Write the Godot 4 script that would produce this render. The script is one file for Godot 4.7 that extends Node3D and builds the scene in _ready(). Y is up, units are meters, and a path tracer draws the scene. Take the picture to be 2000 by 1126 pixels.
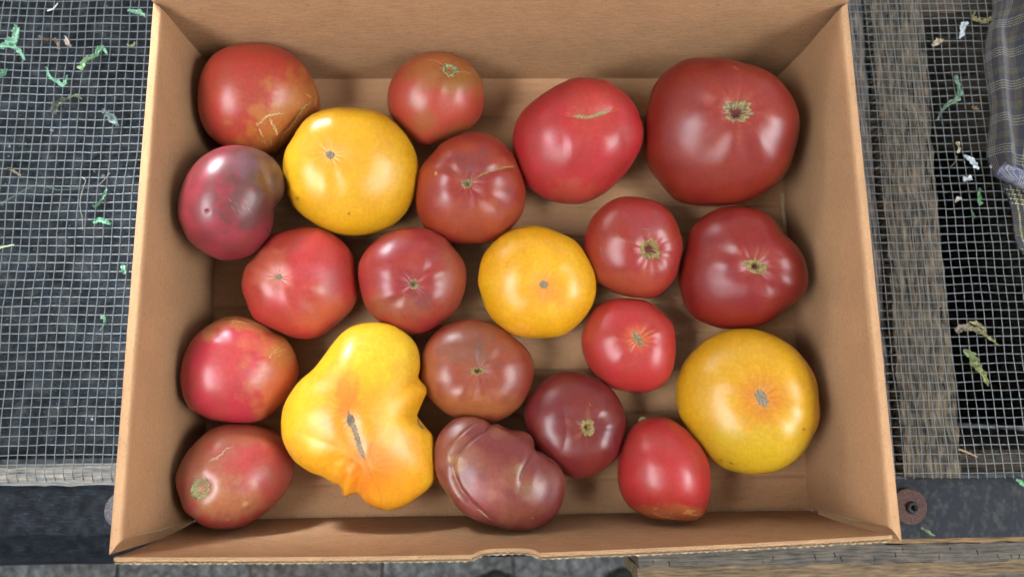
extends Node3D
# A cardboard box of tomatoes on a wire-mesh table, seen from above. Metres, y up; the inside of the box floor is y = 0.

var used := {}
var rough_noise := FastNoiseLite.new()
var soft_noise := FastNoiseLite.new()
var kraft_tex: ImageTexture
var paper_tex: ImageTexture
var wood_tex: ImageTexture
var speck_tex: ImageTexture
var cloudy_tex: ImageTexture
var skin_mat: StandardMaterial3D
var cork_mat: StandardMaterial3D

const LOOK_DOWN := Basis(Vector3(0.99973, 0.01991, 0.01211), Vector3(0.00872, 0.16262, -0.98665), Vector3(-0.02162, 0.98649, 0.16240))


func _ready() -> void:
	camera_and_light()
	setup()
	shelter()
	table()
	box()
	tomatoes()
	table_bits()


func camera_and_light() -> void:
	var cam := Camera3D.new()
	cam.name = "camera"
	cam.transform = Transform3D(LOOK_DOWN.orthonormalized(), Vector3(-0.00581, 0.48166, 0.08146))
	cam.fov = 45.57
	cam.near = 0.02
	cam.far = 60.0
	var lens := CameraAttributesPhysical.new()
	lens.frustum_focal_length = 28.57
	lens.exposure_aperture = 6.5
	lens.frustum_focus_distance = 0.43
	lens.frustum_near = 0.02
	lens.frustum_far = 60.0
	cam.attributes = lens
	add_child(cam)
	var env := Environment.new()
	env.background_mode = Environment.BG_SKY
	var sky := Sky.new()
	var air := ProceduralSkyMaterial.new()
	air.sky_top_color = Color(0.87, 0.89, 0.91)
	air.sky_horizon_color = Color(0.88, 0.90, 0.92)
	air.ground_bottom_color = Color(0.20, 0.20, 0.19)
	air.ground_horizon_color = Color(0.35, 0.35, 0.34)
	air.sky_curve = 0.2
	air.sky_energy_multiplier = 2.4
	sky.sky_material = air
	env.sky = sky
	env.tonemap_mode = Environment.TONE_MAPPER_LINEAR
	env.tonemap_exposure = 4.1
	env.sdfgi_enabled = true
	env.ssao_enabled = true
	env.ssil_enabled = true
	var world := WorldEnvironment.new()
	world.name = "world"
	world.environment = env
	add_child(world)
	var sun := DirectionalLight3D.new()
	sun.name = "sun"
	sun.light_energy = 1.5
	sun.light_angular_distance = 14.0
	sun.light_color = Color(0.92, 0.96, 1.0)
	sun.shadow_enabled = true
	sun.look_at_from_position(Vector3(-0.21, 0.27, -0.42), Vector3.ZERO)
	add_child(sun)


# ---------------------------------------------------------------- helpers
func numbered(called: String) -> String:
	var n: int = used.get(called, 0)
	used[called] = n + 1
	return called if n == 0 else "%s_%03d" % [called, n]


func tag(o: Node3D, label: String, category: String, group := "") -> void:
	o.set_meta("label", label)
	o.set_meta("category", category)
	if group != "":
		o.set_meta("group", group)


func thing(called: String, label: String, category: String, at := Vector3.ZERO, group := "") -> Node3D:
	var o := Node3D.new()
	o.name = numbered(called)
	o.position = at
	add_child(o)
	tag(o, label, category, group)
	return o


func piece(called: String, shape: Mesh, material: Material, parent: Node3D = null) -> MeshInstance3D:
	var o := MeshInstance3D.new()
	o.mesh = shape
	o.material_override = material
	if parent == null:
		o.name = numbered(called)
		add_child(o)
	else:
		o.name = called
		parent.add_child(o, true)
	return o


func structure(called: String, shape: Mesh, material: Material) -> MeshInstance3D:
	var o := piece(called, shape, material)
	o.set_meta("kind", "structure")
	return o


func mat(color: Color, rough := 0.8, tex: Texture2D = null, metal := 0.0) -> StandardMaterial3D:
	var m := StandardMaterial3D.new()
	m.albedo_color = color
	m.roughness = rough
	m.metallic = metal
	m.cull_mode = BaseMaterial3D.CULL_DISABLED
	m.metallic_specular = 0.25 if metal == 0.0 and rough > 0.5 else 0.5
	if tex:
		m.albedo_texture = tex
	return m


func mapped(m: StandardMaterial3D, scale: Vector3) -> StandardMaterial3D:
	m.uv1_triplanar = true
	m.uv1_world_triplanar = true
	m.uv1_scale = scale
	return m


func relief(m: StandardMaterial3D, tex: Texture2D, centimetres: float) -> StandardMaterial3D:
	m.heightmap_enabled = true
	m.heightmap_texture = tex
	m.heightmap_scale = centimetres
	return m


func picture(w: int, h: int, paint: Callable) -> ImageTexture:
	var im := Image.create(w, h, false, Image.FORMAT_RGB8)
	for y in h:
		for x in w:
			im.set_pixel(x, y, paint.call(x, y))
	return ImageTexture.create_from_image(im)


func grey(v: float) -> Color:
	return Color(v, v, v)


func finish(verts: PackedVector3Array, index: PackedInt32Array, uvs := PackedVector2Array(), colors := PackedColorArray()) -> ArrayMesh:
	var normals := PackedVector3Array()
	normals.resize(verts.size())
	for i in range(0, index.size(), 3):
		var a := verts[index[i]]
		var n := (verts[index[i + 2]] - a).cross(verts[index[i + 1]] - a)
		normals[index[i]] += n
		normals[index[i + 1]] += n
		normals[index[i + 2]] += n
	for i in normals.size():
		normals[i] = normals[i].normalized() if normals[i].length_squared() > 0.0 else Vector3.UP
	var arrays := []
	arrays.resize(Mesh.ARRAY_MAX)
	arrays[Mesh.ARRAY_VERTEX] = verts
	arrays[Mesh.ARRAY_NORMAL] = normals
	arrays[Mesh.ARRAY_INDEX] = index
	if uvs.size():
		arrays[Mesh.ARRAY_TEX_UV] = uvs
	if colors.size():
		arrays[Mesh.ARRAY_COLOR] = colors
	var m := ArrayMesh.new()
	m.add_surface_from_arrays(Mesh.PRIMITIVE_TRIANGLES, arrays)
	return m


# a closed sheet: the grid of point(u, v) and the same grid moved by thick, joined along the rims
func sheet(point: Callable, thick: Vector3, nu: int, nv: int, size: Vector2) -> ArrayMesh:
	var verts := PackedVector3Array()
	var uvs := PackedVector2Array()
	var index := PackedInt32Array()
	for side in 2:
		for j in nv + 1:
			for i in nu + 1:
				var u := float(i) / nu
				var v := float(j) / nv
				verts.append(point.call(u, v) + thick * side)
				uvs.append(Vector2(u * size.x, v * size.y) * 4.0)
	var half := (nu + 1) * (nv + 1)
	for j in nv:
		for i in nu:
			var a := j * (nu + 1) + i
			var b := a + nu + 1
			index.append_array([a, b, a + 1, a + 1, b, b + 1])
			index.append_array([half + a, half + a + 1, half + b, half + a + 1, half + b + 1, half + b])
	var ring: Array[int] = []
	for i in nu:
		ring.append(i)
	for j in nv:
		ring.append(j * (nu + 1) + nu)
	for i in nu:
		ring.append(nv * (nu + 1) + nu - i)
	for j in nv:
		ring.append((nv - j) * (nu + 1))
	var first := verts.size()
	for k in ring:
		verts.append(verts[k])
		verts.append(verts[k + half])
		uvs.append(uvs[k])
		uvs.append(uvs[k] + Vector2(0.0, thick.length() * 4.0))
	for k in ring.size():
		var a := first + 2 * k
		var b := first + 2 * ((k + 1) % ring.size())
		index.append_array([a, b, a + 1, a + 1, b, b + 1])
	return finish(verts, index, uvs)


# a board with uneven faces and soft edges, from lo to hi
func board(lo: Vector3, hi: Vector3, rough := 0.0006, cell := 0.006, salt := 0.0) -> ArrayMesh:
	var st := SurfaceTool.new()
	st.begin(Mesh.PRIMITIVE_TRIANGLES)
	var size := hi - lo
	var n := Vector3i(clampi(int(size.x / cell), 1, 90), clampi(int(size.y / cell), 1, 12), clampi(int(size.z / cell), 1, 90))
	var seen := {}
	var verts := PackedVector3Array()
	var uvs := PackedVector2Array()
	var index := PackedInt32Array()
	for face in 6:
		var axis := face >> 1
		var a := (axis + 1) % 3
		var b := (axis + 2) % 3
		var first := verts.size()
		for j in n[b] + 1:
			for i in n[a] + 1:
				var t := Vector3.ZERO
				t[axis] = float(face & 1)
				t[a] = float(i) / n[a]
				t[b] = float(j) / n[b]
				var p := lo + size * t
				var d := Vector3(rough_noise.get_noise_3d(p.x * 600 + salt, p.y * 600, p.z * 600), rough_noise.get_noise_3d(p.x * 600 + 70 + salt, p.y * 600, p.z * 600), rough_noise.get_noise_3d(p.x * 600, p.y * 600 + 90 + salt, p.z * 600))
				var edge := 0
				for k in 3:
					if t[k] == 0.0 or t[k] == 1.0:
						edge += 1
				if edge > 1:
					p += (lo + size * 0.5 - p).normalized() * 0.0012
				verts.append(p + d * rough * 2.0)
				uvs.append(Vector2(p[a], p[b]) * 4.0)
		for j in n[b]:
			for i in n[a]:
				var k := first + j * (n[a] + 1) + i
				var l := k + n[a] + 1
				if face & 1:
					index.append_array([k, l, k + 1, k + 1, l, l + 1])
				else:
					index.append_array([k, k + 1, l, k + 1, l + 1, l])
	return finish(verts, index, uvs)


func tube(points: PackedVector3Array, radius: float, sides := 5, taper := 1.0) -> ArrayMesh:
	var verts := PackedVector3Array()
	var index := PackedInt32Array()
	var n := points.size()
	for i in n:
		var along := (points[mini(i + 1, n - 1)] - points[maxi(i - 1, 0)]).normalized()
		var across := along.cross(Vector3.UP if absf(along.y) < 0.9 else Vector3.RIGHT).normalized()
		var up := across.cross(along)
		var r := radius * lerpf(1.0, taper, float(i) / (n - 1))
		for k in sides:
			var a := TAU * k / sides
			verts.append(points[i] + (across * cos(a) + up * sin(a)) * r)
	for i in n - 1:
		for k in sides:
			var a := i * sides + k
			var b := i * sides + (k + 1) % sides
			index.append_array([a, b, a + sides, b, b + sides, a + sides])
	for k in range(1, sides - 1):
		index.append_array([0, k + 1, k, (n - 1) * sides, (n - 1) * sides + k, (n - 1) * sides + k + 1])
	return finish(verts, index)


func lathe(profile: PackedVector2Array, sides := 40, wobble := 0.0) -> ArrayMesh:
	var verts := PackedVector3Array()
	var index := PackedInt32Array()
	for i in profile.size():
		for k in sides:
			var a := TAU * k / sides
			var r := profile[i].x * (1.0 + wobble * rough_noise.get_noise_2d(cos(a) * 60, sin(a) * 60 + i * 9))
			verts.append(Vector3(cos(a) * r, profile[i].y + wobble * 0.004 * rough_noise.get_noise_2d(cos(a) * 90 + i * 7, sin(a) * 90), sin(a) * r))
	for i in profile.size() - 1:
		for k in sides:
			var a := i * sides + k
			var b := i * sides + (k + 1) % sides
			index.append_array([a, a + sides, b, b, a + sides, b + sides])
	return finish(verts, index)


func setup() -> void:
	rough_noise.noise_type = FastNoiseLite.TYPE_SIMPLEX_SMOOTH
	rough_noise.seed = 11
	rough_noise.frequency = 0.1
	rough_noise.fractal_octaves = 3
	soft_noise.noise_type = FastNoiseLite.TYPE_SIMPLEX_SMOOTH
	soft_noise.seed = 23
	soft_noise.frequency = 0.02
	soft_noise.fractal_octaves = 2
	# brown paper: fibres that run along u
	kraft_tex = picture(512, 512, func(x: int, y: int):
		var ax := TAU * x / 512.0
		var fibre := rough_noise.get_noise_3d(sin(ax) * 34.0, cos(ax) * 34.0, y * 3.1)
		var fleck := rough_noise.get_noise_3d(x * 1.7, y * 2.9, 40.0)
		var cloud := soft_noise.get_noise_3d(sin(ax) * 60.0, cos(ax) * 60.0, absf(y - 256.0) * 0.9)
		var v := 0.88 + 0.085 * fibre + 0.045 * fleck + 0.025 * cloud
		if fleck < -0.52:
			v -= 0.12
		return Color(v, v * 0.99, v * 0.97))
	paper_tex = picture(512, 512, func(x: int, y: int):
		var fleck := rough_noise.get_noise_3d(x * 1.9, y * 2.6, 40.0)
		var fibre := rough_noise.get_noise_3d(x * 0.5, y * 3.0, 90.0)
		var cloud := soft_noise.get_noise_2d(x * 0.5, y * 0.5)
		var v := 0.90 + 0.045 * fleck + 0.03 * fibre + 0.03 * cloud
		if fleck < -0.60:
			v -= 0.16
		return Color(v, v * 0.99, v * 0.97))
	# weathered wood: grain that runs along v
	wood_tex = picture(512, 512, func(x: int, y: int):
		var ay := TAU * y / 512.0
		var grain := rough_noise.get_noise_3d(x * 2.0, sin(ay) * 10.0, cos(ay) * 10.0)
		var ring := sin(x * 0.35 + 5.0 * soft_noise.get_noise_3d(x * 0.6, sin(ay) * 40.0, cos(ay) * 40.0))
		var fine := rough_noise.get_noise_3d(x * 3.4, y * 0.9, 9.0)
		var blot := soft_noise.get_noise_3d(x * 1.4, sin(ay) * 90.0, cos(ay) * 90.0 + 200.0)
		var v := 0.66 + 0.20 * grain + 0.08 * ring + 0.14 * fine + 0.26 * blot
		if grain < -0.34:
			v -= 0.22
		return Color(v, v * (0.97 - 0.05 * blot), v * (0.92 - 0.10 * blot)))
	speck_tex = picture(512, 512, func(x: int, y: int):
		var a := rough_noise.get_noise_2d(x * 3.1, y * 3.1)
		var b := soft_noise.get_noise_2d(x * 2.0, y * 2.0)
		var v := 0.84 + 0.09 * a + 0.06 * b
		if a > 0.42:
			v += 0.16
		return Color(v, v, v))
	cloudy_tex = picture(512, 512, func(x: int, y: int):
		var a := rough_noise.get_noise_2d(x * 0.9, y * 0.9)
		var b := soft_noise.get_noise_2d(x * 1.5, y * 1.5 + 500.0)
		var c := rough_noise.get_noise_2d(x * 3.6 + 900.0, y * 3.6)
		return grey(0.62 + 0.22 * a + 0.22 * b + 0.14 * c))
	skin_mat = StandardMaterial3D.new()
	skin_mat.vertex_color_use_as_albedo = true
	skin_mat.albedo_texture = speck_tex
	skin_mat.uv1_triplanar = true
	skin_mat.uv1_scale = Vector3(16, 16, 16)
	skin_mat.roughness = 0.41
	skin_mat.roughness_texture = speck_tex
	skin_mat.roughness_texture_channel = BaseMaterial3D.TEXTURE_CHANNEL_RED
	skin_mat.metallic_specular = 0.46
	relief(skin_mat, speck_tex, 0.006)
	cork_mat = StandardMaterial3D.new()
	cork_mat.vertex_color_use_as_albedo = true
	cork_mat.roughness = 0.9
	cork_mat.cull_mode = BaseMaterial3D.CULL_DISABLED


# ---------------------------------------------------------------- what shades and lights the place
func shelter() -> void:
	# a low tunnel of milky plastic film over the table: open flaps left and right of the ridge, and a vent in the back wall
	var film := mat(Color(0.86, 0.87, 0.88), 0.6)
	film.backlight_enabled = true
	film.backlight = Color(0.065, 0.065, 0.065)
	var left := [-0.82, -0.44, 0.02, 0.60]
	var right := [0.64, 1.14, 0.02, 0.60]
	var ceiling := 0.95
	var edges := [-1.4, left[0], left[1], right[0], right[1], 1.4]
	for k in 5:
		var x0: float = edges[k]
		var x1: float = edges[k + 1]
		if k == 1 or k == 3:
			film_panel("roof", Vector3(x0, ceiling, -0.62), Vector3(x1, ceiling, left[2]), film)
			film_panel("roof", Vector3(x0, ceiling, left[3]), Vector3(x1, ceiling, 1.5), film)
		else:
			film_panel("roof", Vector3(x0, ceiling, -0.62), Vector3(x1, ceiling, 1.5), film)
	for s in [-1.4, 1.4]:
		film_panel("wall", Vector3(s, -0.78, -0.62), Vector3(s, ceiling, 1.5), film)
	film_panel("wall", Vector3(-1.4, -0.78, 1.5), Vector3(1.4, ceiling, 1.5), film)
	var vent := [-0.66, -0.42, 0.29, 0.48]
	film_panel("wall", Vector3(-1.4, -0.78, -0.62), Vector3(vent[0], ceiling, -0.62), film)
	film_panel("wall", Vector3(vent[1], -0.78, -0.62), Vector3(1.4, ceiling, -0.62), film)
	film_panel("wall", Vector3(vent[0], -0.78, -0.62), Vector3(vent[1], vent[2], -0.62), film)
	film_panel("wall", Vector3(vent[0], vent[3], -0.62), Vector3(vent[1], ceiling, -0.62), film)


func film_panel(called: String, lo: Vector3, hi: Vector3, m: Material) -> void:
	var side := Vector3(hi.x - lo.x, 0, 0) if hi.x != lo.x else Vector3(0, 0, hi.z - lo.z)
	var other := hi - lo - side
	structure(called, finish(PackedVector3Array([lo, lo + side, lo + other, hi]), PackedInt32Array([0, 1, 2, 1, 3, 2])), m)


# ---------------------------------------------------------------- the table
func wire(parent: Node3D, from: Vector3, to: Vector3, radius: float, m: Material, salt: float, sag_end := 0.0) -> void:
	var pts := PackedVector3Array()
	var n := int(from.distance_to(to) / 0.0042) + 1
	for i in n + 1:
		var p := from.lerp(to, float(i) / n)
		p += mesh_shift(p) + Vector3(rough_noise.get_noise_2d(i * 2.1, salt * 31.0), 0, rough_noise.get_noise_2d(i * 2.1 + 300.0, salt * 31.0)) * 0.00032
		if sag_end > 0.0 and p.z > sag_end:
			p.y -= (p.z - sag_end) * 0.8
		pts.append(p)
	piece("wire", tube(pts, radius, 5), m, parent)


func mesh_shift(p: Vector3) -> Vector3:
	return Vector3(soft_noise.get_noise_2d(p.x * 400.0, p.z * 400.0) * 0.0012, soft_noise.get_noise_2d(p.x * 500.0 + 90.0, p.z * 500.0) * 0.0018, soft_noise.get_noise_2d(p.x * 400.0, p.z * 400.0 + 333.0) * 0.0012)


func table() -> void:
	var concrete := relief(mat(Color(0.50, 0.50, 0.50), 0.9, cloudy_tex), cloudy_tex, 0.2)
	var floor_grid := sheet(func(u: float, v: float): return Vector3(-4.0 + 8.0 * u, -0.78, -4.0 + 8.0 * v), Vector3(0, -0.1, 0), 4, 4, Vector2(4, 4))
	structure("ground", floor_grid, mapped(concrete, Vector3(2.2, 2.2, 2.2)))
	var paver := mapped(relief(mat(Color(0.55, 0.545, 0.53), 0.9, cloudy_tex), cloudy_tex, 0.1), Vector3(3.3, 3.3, 3.3))
	var paver_warm := mapped(mat(Color(0.54, 0.51, 0.48), 0.9, cloudy_tex), Vector3(2.7, 2.7, 2.7))
	var paving := Node3D.new()
	paving.name = numbered("pavement")
	paving.set_meta("kind", "structure")
	add_child(paving)
	for i in 12:
		for j in 3:
			var x := -1.32 + i * 0.223 + (0.09 if j % 2 else 0.0)
			var z := 0.22 + j * 0.2
			piece("paving_stone", board(Vector3(x, -0.778, z), Vector3(x + 0.2212, -0.752 + 0.0015 * sin(i * 3.7 + j), z + 0.1985), 0.0006, 0.05, i * 5.0 + j), paver_warm if (i * 7 + j * 3) % 4 == 0 else paver, paving)

	# the dark tray under the left of the mesh
	var soil_tex := picture(512, 512, func(x: int, y: int):
		var a := soft_noise.get_noise_2d(x * 0.7, y * 0.7)
		var b := rough_noise.get_noise_2d(x * 0.24, y * 0.24)
		var c := rough_noise.get_noise_2d(x * 1.5, y * 1.5 + 700.0)
		var v := 0.33 + 0.17 * a + 0.20 * b + 0.06 * c
		var k := Color(v * 0.90, v * 0.99, v * 1.12).lerp(Color(v * 0.98, v * 0.96, v * 0.97), clampf(0.5 + 1.4 * b, 0.0, 1.0))
		if c > 0.50:
			k = k.lerp(Color(0.60, 0.62, 0.66), 0.7)
		if c < -0.47:
			k = k * 0.25
		return k)
	var tray_mat := mapped(relief(mat(Color(0.46, 0.48, 0.48), 0.7, soil_tex), soil_tex, 0.05), Vector3(5, 5, 5))
	var tray := sheet(func(u: float, v: float):
		var x := -0.62 + 0.46 * u
		var z := -0.5 + 0.62 * v
		return Vector3(x, -0.058 + 0.004 * soft_noise.get_noise_2d(x * 300.0, z * 300.0), z), Vector3(0, -0.003, 0), 40, 50, Vector2(0.46, 0.62))
	tag(piece("plastic_tray", tray, tray_mat), "dark grey plastic tray strewn with litter under the left wire mesh", "tray")
	var soil := mapped(relief(mat(Color(0.30, 0.27, 0.24), 0.9, cloudy_tex), cloudy_tex, 0.3), Vector3(5, 5, 5))
	var bed := sheet(func(u: float, v: float):
		var x := 0.30 + 0.36 * u
		var z := -0.46 + 0.62 * v
		return Vector3(x, -0.52 + 0.03 * soft_noise.get_noise_2d(x * 300.0, z * 300.0), z), Vector3(0, -0.02, 0), 40, 50, Vector2(0.36, 0.62))
	structure("soil", bed, soil)
	var bin_wood := mapped(mat(Color(0.45, 0.41, 0.37), 0.95, wood_tex), Vector3(9, 4, 9))
	var bin := thing("compost_bin", "deep wooden bin whose dark inside shows through the right wire mesh", "bin", Vector3(0.48, -0.53, -0.16))
	for w in [[Vector3(-0.178, 0, -0.25), Vector3(-0.160, 0.475, 0.28)], [Vector3(0.150, 0, -0.25), Vector3(0.168, 0.50, 0.28)], [Vector3(-0.158, 0, -0.268), Vector3(0.148, 0.43, -0.250)], [Vector3(-0.158, 0, 0.283), Vector3(0.148, 0.478, 0.300)]]:
		piece("side_board", board(w[0], w[1], 0.0008, 0.02), bin_wood, bin)

	# timber of the frame
	var old_wood := mapped(relief(mat(Color(0.54, 0.50, 0.45), 0.95, wood_tex), wood_tex, 0.2), Vector3(9, 9, 6))
	var grey_wood := mapped(relief(mat(Color(0.60, 0.57, 0.56), 0.95, wood_tex), wood_tex, 0.1), Vector3(11, 11, 4))
	var plank := board(Vector3(0.2818, -0.05, -0.36), Vector3(0.3228, -0.0072, 0.1292), 0.0009, 0.0045)
	var o := piece("wood_plank", plank, old_wood)
	o.rotation.y = -0.030
	tag(o, "rough weathered plank running front to back under the right wire mesh", "plank")
	var splits := RandomNumberGenerator.new()
	splits.seed = 9
	var split_mat := mat(Color(0.10, 0.08, 0.065), 1.0)
	for k in 34:
		var x := splits.randf_range(0.2835, 0.3215)
		var z := splits.randf_range(-0.30, 0.11)
		var pts := PackedVector3Array()
		for i in 6:
			pts.append(Vector3(x + splits.randf_range(-0.0005, 0.0005), -0.0070, z + i * splits.randf_range(0.0015, 0.0045)))
		piece("split", tube(pts, splits.randf_range(0.00025, 0.0007), 4, 0.3), split_mat, o)
	var rail := board(Vector3(0.218, -0.07, -0.36), Vector3(0.2800, -0.014, 0.1345), 0.0006, 0.006, 5.0)
	o = piece("wood_rail", rail, grey_wood)
	o.rotation.y = -0.030
	tag(o, "smoother grey rail half hidden between the box and the rough plank", "rail")
	var cross_wood := mapped(relief(mat(Color(0.60, 0.58, 0.55), 0.95, wood_tex.duplicate()), wood_tex, 0.08), Vector3(4, 13, 13))
	o = piece("wood_bar", board(Vector3(-0.50, -0.03, 0.1215), Vector3(-0.20, -0.0068, 0.1345), 0.0006, 0.006, 8.0), turned_wood(Color(0.72, 0.71, 0.70)))
	tag(o, "pale grey wooden bar under the front edge of the left mesh", "bar")
	o = piece("wood_bar", board(Vector3(0.3265, -0.08, 0.1255), Vector3(0.55, -0.040, 0.1375), 0.0006, 0.006, 9.0), turned_wood(Color(0.42, 0.38, 0.34)))
	tag(o, "low wooden bar behind the strap under the right mesh", "bar")
	var names := ["rearmost and highest of four stepped boards behind the right mesh", "second from the rear of four stepped boards behind the right mesh", "third from the rear of four stepped boards behind the right mesh", "lowest and frontmost of four stepped boards behind the right mesh"]
	for k in 4:
		var z: float = [-0.262, -0.2240, -0.2075, -0.192][k]
		var z2: float = [-0.2245, -0.2075, -0.1915, -0.172][k]
		o = piece("wood_board", board(Vector3(0.3265, -0.075 - k * 0.04, z), Vector3(0.56, -0.022 - k * 0.036, z2), 0.0008, 0.006, 20.0 + k), turned_wood(Color(0.50, 0.45, 0.40)))
		tag(o, names[k], "board", "boards behind the mesh")

	# front beam, right
	o = piece("wood_beam", board(Vector3(0.090, -0.075, 0.1835), Vector3(0.62, -0.017, 0.1965), 0.0009, 0.005, 31.0), turned_wood(Color(0.50, 0.48, 0.46)))
	tag(o, "cracked grey timber beam along the table front under the strap", "beam")
	var strip := piece("wood_strip", board(Vector3(0.150, -0.06, 0.1745), Vector3(0.62, -0.0155, 0.1828), 0.0006, 0.005, 41.0), turned_wood(Color(0.66, 0.55, 0.42)))
	tag(strip, "narrow tan wood strip between the right strap and the cracked grey beam", "strip")
	var crack_mat := mat(Color(0.06, 0.05, 0.045), 1.0)
	var rng := RandomNumberGenerator.new()
	rng.seed = 5
	for k in 30:
		var x := 0.10 + k * 0.0105 + rng.randf_range(-0.004, 0.004)
		var z := rng.randf_range(0.186, 0.1925)
		var pts := PackedVector3Array()
		for i in 5:
			pts.append(Vector3(x + rng.randf_range(-0.0009, 0.0009), -0.0171, z + i * rng.randf_range(0.0006, 0.0011)))
		piece("crack", tube(pts, rng.randf_range(0.00022, 0.00045), 4, 0.4), crack_mat, o)
	o = piece("wood_batten", board(Vector3(0.0905, -0.085, 0.1985), Vector3(0.62, -0.030, 0.2085), 0.0007, 0.005, 33.0), turned_wood(Color(0.62, 0.54, 0.44)))
	tag(o, "pale tan batten below the cracked grey front beam", "batten")

	# rubber straps over the front rail
	var scuff_tex := picture(512, 512, func(x: int, y: int):
		var a := rough_noise.get_noise_2d(x * 0.16, y * 0.16 + 60.0)
		var c := rough_noise.get_noise_2d(x * 0.15 + y * 0.4, y * 0.8 - x * 0.1)
		var d := rough_noise.get_noise_2d(x * 2.4, y * 2.4)
		var v := 0.42 + 0.20 * a + 0.06 * d + 0.10 * c
		if c > 0.34 and d > 0.1:
			v += 0.20
		if d > 0.55:
			v += 0.25
		return Color(v * 0.95, v * 0.99, v * 1.06))
	var dust_tex := picture(512, 512, func(x: int, y: int):
		var a := rough_noise.get_noise_2d(x * 0.13, y * 0.10 + 160.0)
		var b := soft_noise.get_noise_2d(x * 1.4, y * 1.1 + 80.0)
		var d := rough_noise.get_noise_2d(x * 2.4, y * 2.4 + 90.0)
		var v := 0.36 + 0.07 * d
		var dust := clampf(1.6 * a + 1.2 * b + 1.5 * d - 0.05, 0.0, 1.0)
		return Color(v * 0.95, v * 0.98, v * 1.06).lerp(Color(0.62, 0.60, 0.53), dust * 0.55))
	var rubber := relief(mat(Color(0.27, 0.28, 0.29), 0.5, scuff_tex), scuff_tex, 0.03)
	mapped(rubber, Vector3(11, 11, 11))
	rubber.metallic_specular = 0.16
	rubber.roughness = 0.45
	var left_strap := sheet(func(u: float, v: float):
		var x := -0.56 + 0.72 * u
		return strap_point(x, v, 0.1325, 0.1885, true), Vector3(0, -0.0025, 0.0), 120, 24, Vector2(0.72, 0.09))
	tag(piece("rubber_strap", left_strap, rubber), "scuffed black rubber strip rolled over the table front, left of the box", "strap")
	var dusty := relief(mat(Color(0.50, 0.50, 0.50), 0.65, dust_tex), dust_tex, 0.04)
	mapped(dusty, Vector3(14, 14, 14))
	dusty.metallic_specular = 0.18
	var right_strap := sheet(func(u: float, v: float):
		var x := 0.19 + 0.42 * u
		return strap_point(x, v, 0.1385, 0.1785, false), Vector3(0, -0.0025, 0.0), 100, 20, Vector2(0.42, 0.05))
	tag(piece("rubber_strap", right_strap, dusty), "dusty black rubber strip nailed along the table front, right of the box", "strap")

	# washers and the screw
	var rust := relief(mapped(mat(Color(0.46, 0.30, 0.25), 0.75, cloudy_tex, 0.25), Vector3(30, 30, 30)), cloudy_tex, 0.06)
	var worn := relief(mapped(mat(Color(0.52, 0.49, 0.49), 0.6, cloudy_tex, 0.45), Vector3(30, 30, 30)), cloudy_tex, 0.04)
	var ring := PackedVector2Array([Vector2(0.0022, -0.0012), Vector2(0.0024, 0.0004), Vector2(0.0030, 0.0008), Vector2(0.0112, 0.0008), Vector2(0.0121, 0.0003), Vector2(0.0122, -0.0014)])
	var w := thing("washer", "rusty round washer with a screw in it, nailed to the right strap", "washer", Vector3(0.2775, -0.0046, 0.1562))
	piece("disc", lathe(ring, 48, 0.03), rust, w)
	var head := piece("screw_head", lathe(PackedVector2Array([Vector2(0.0, 0.0012), Vector2(0.0016, 0.0010), Vector2(0.0022, 0.0026), Vector2(0.0034, 0.0027), Vector2(0.0041, 0.0018), Vector2(0.0042, 0.0)]), 28, 0.05), relief(mapped(mat(Color(0.30, 0.27, 0.26), 0.55, cloudy_tex, 0.6), Vector3(40, 40, 40)), cloudy_tex, 0.03), w)
	head.position = Vector3(0.0012, 0.0006, 0.0006)
	for k in 2:
		var slot := BoxMesh.new()
		slot.size = Vector3(0.0038, 0.0007, 0.0011)
		var sl := piece("recess", slot, mat(Color(0.035, 0.025, 0.02), 1.0), head)
		sl.position = Vector3(0, 0.0013, 0)
		sl.rotation.y = 0.5 + k * PI / 2.0
	w = thing("washer", "grey worn washer mostly hidden behind the box's front left corner", "washer", Vector3(-0.2600, -0.0048, 0.1506))
	piece("disc", lathe(ring, 48, 0.02), worn, w)

	# hardware cloth
	var zinc := mat(Color(0.42, 0.44, 0.44), 0.48, null, 0.3)
	var net := thing("wire_mesh", "galvanised square wire mesh stretched over the table top on both sides of the box", "wire mesh", Vector3(0, -0.0042, 0))
	for k in 71:
		var z := -0.312 + k * 0.00635
		wire(net, Vector3(-0.50, 0, z), Vector3(-0.195, 0, z), 0.00031, zinc, k)
		wire(net, Vector3(0.205, 0, z + 0.0022), Vector3(0.52, 0, z + 0.0022), 0.00029, zinc, k + 100)
	for k in 48:
		var x := -0.4985 + k * 0.00635
		wire(net, Vector3(x, 0.0006, -0.33), Vector3(x, 0.0006, 0.1345), 0.00031, zinc, k + 200, 0.128)
	for k in 49:
		var x := 0.212 + k * 0.00635
		wire(net, Vector3(x, 0.0006, -0.33), Vector3(x, 0.0006, 0.1385), 0.00029, zinc, k + 300)


func turned_wood(color: Color) -> StandardMaterial3D:
	var m := mat(color, 0.95, cross_tex())
	mapped(m, Vector3(5, 12, 12))
	return relief(m, cross_tex(), 0.05)


var crossed: ImageTexture
func cross_tex() -> ImageTexture:
	if crossed == null:
		var im := wood_tex.get_image().duplicate()
		for y in 512:
			for x in 512:
				im.set_pixel(x, y, im.get_pixel(x, y).lerp(Color(0.68, 0.66, 0.62), 0.45))
		im.rotate_90(CLOCKWISE)
		crossed = ImageTexture.create_from_image(im)
	return crossed


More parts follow.
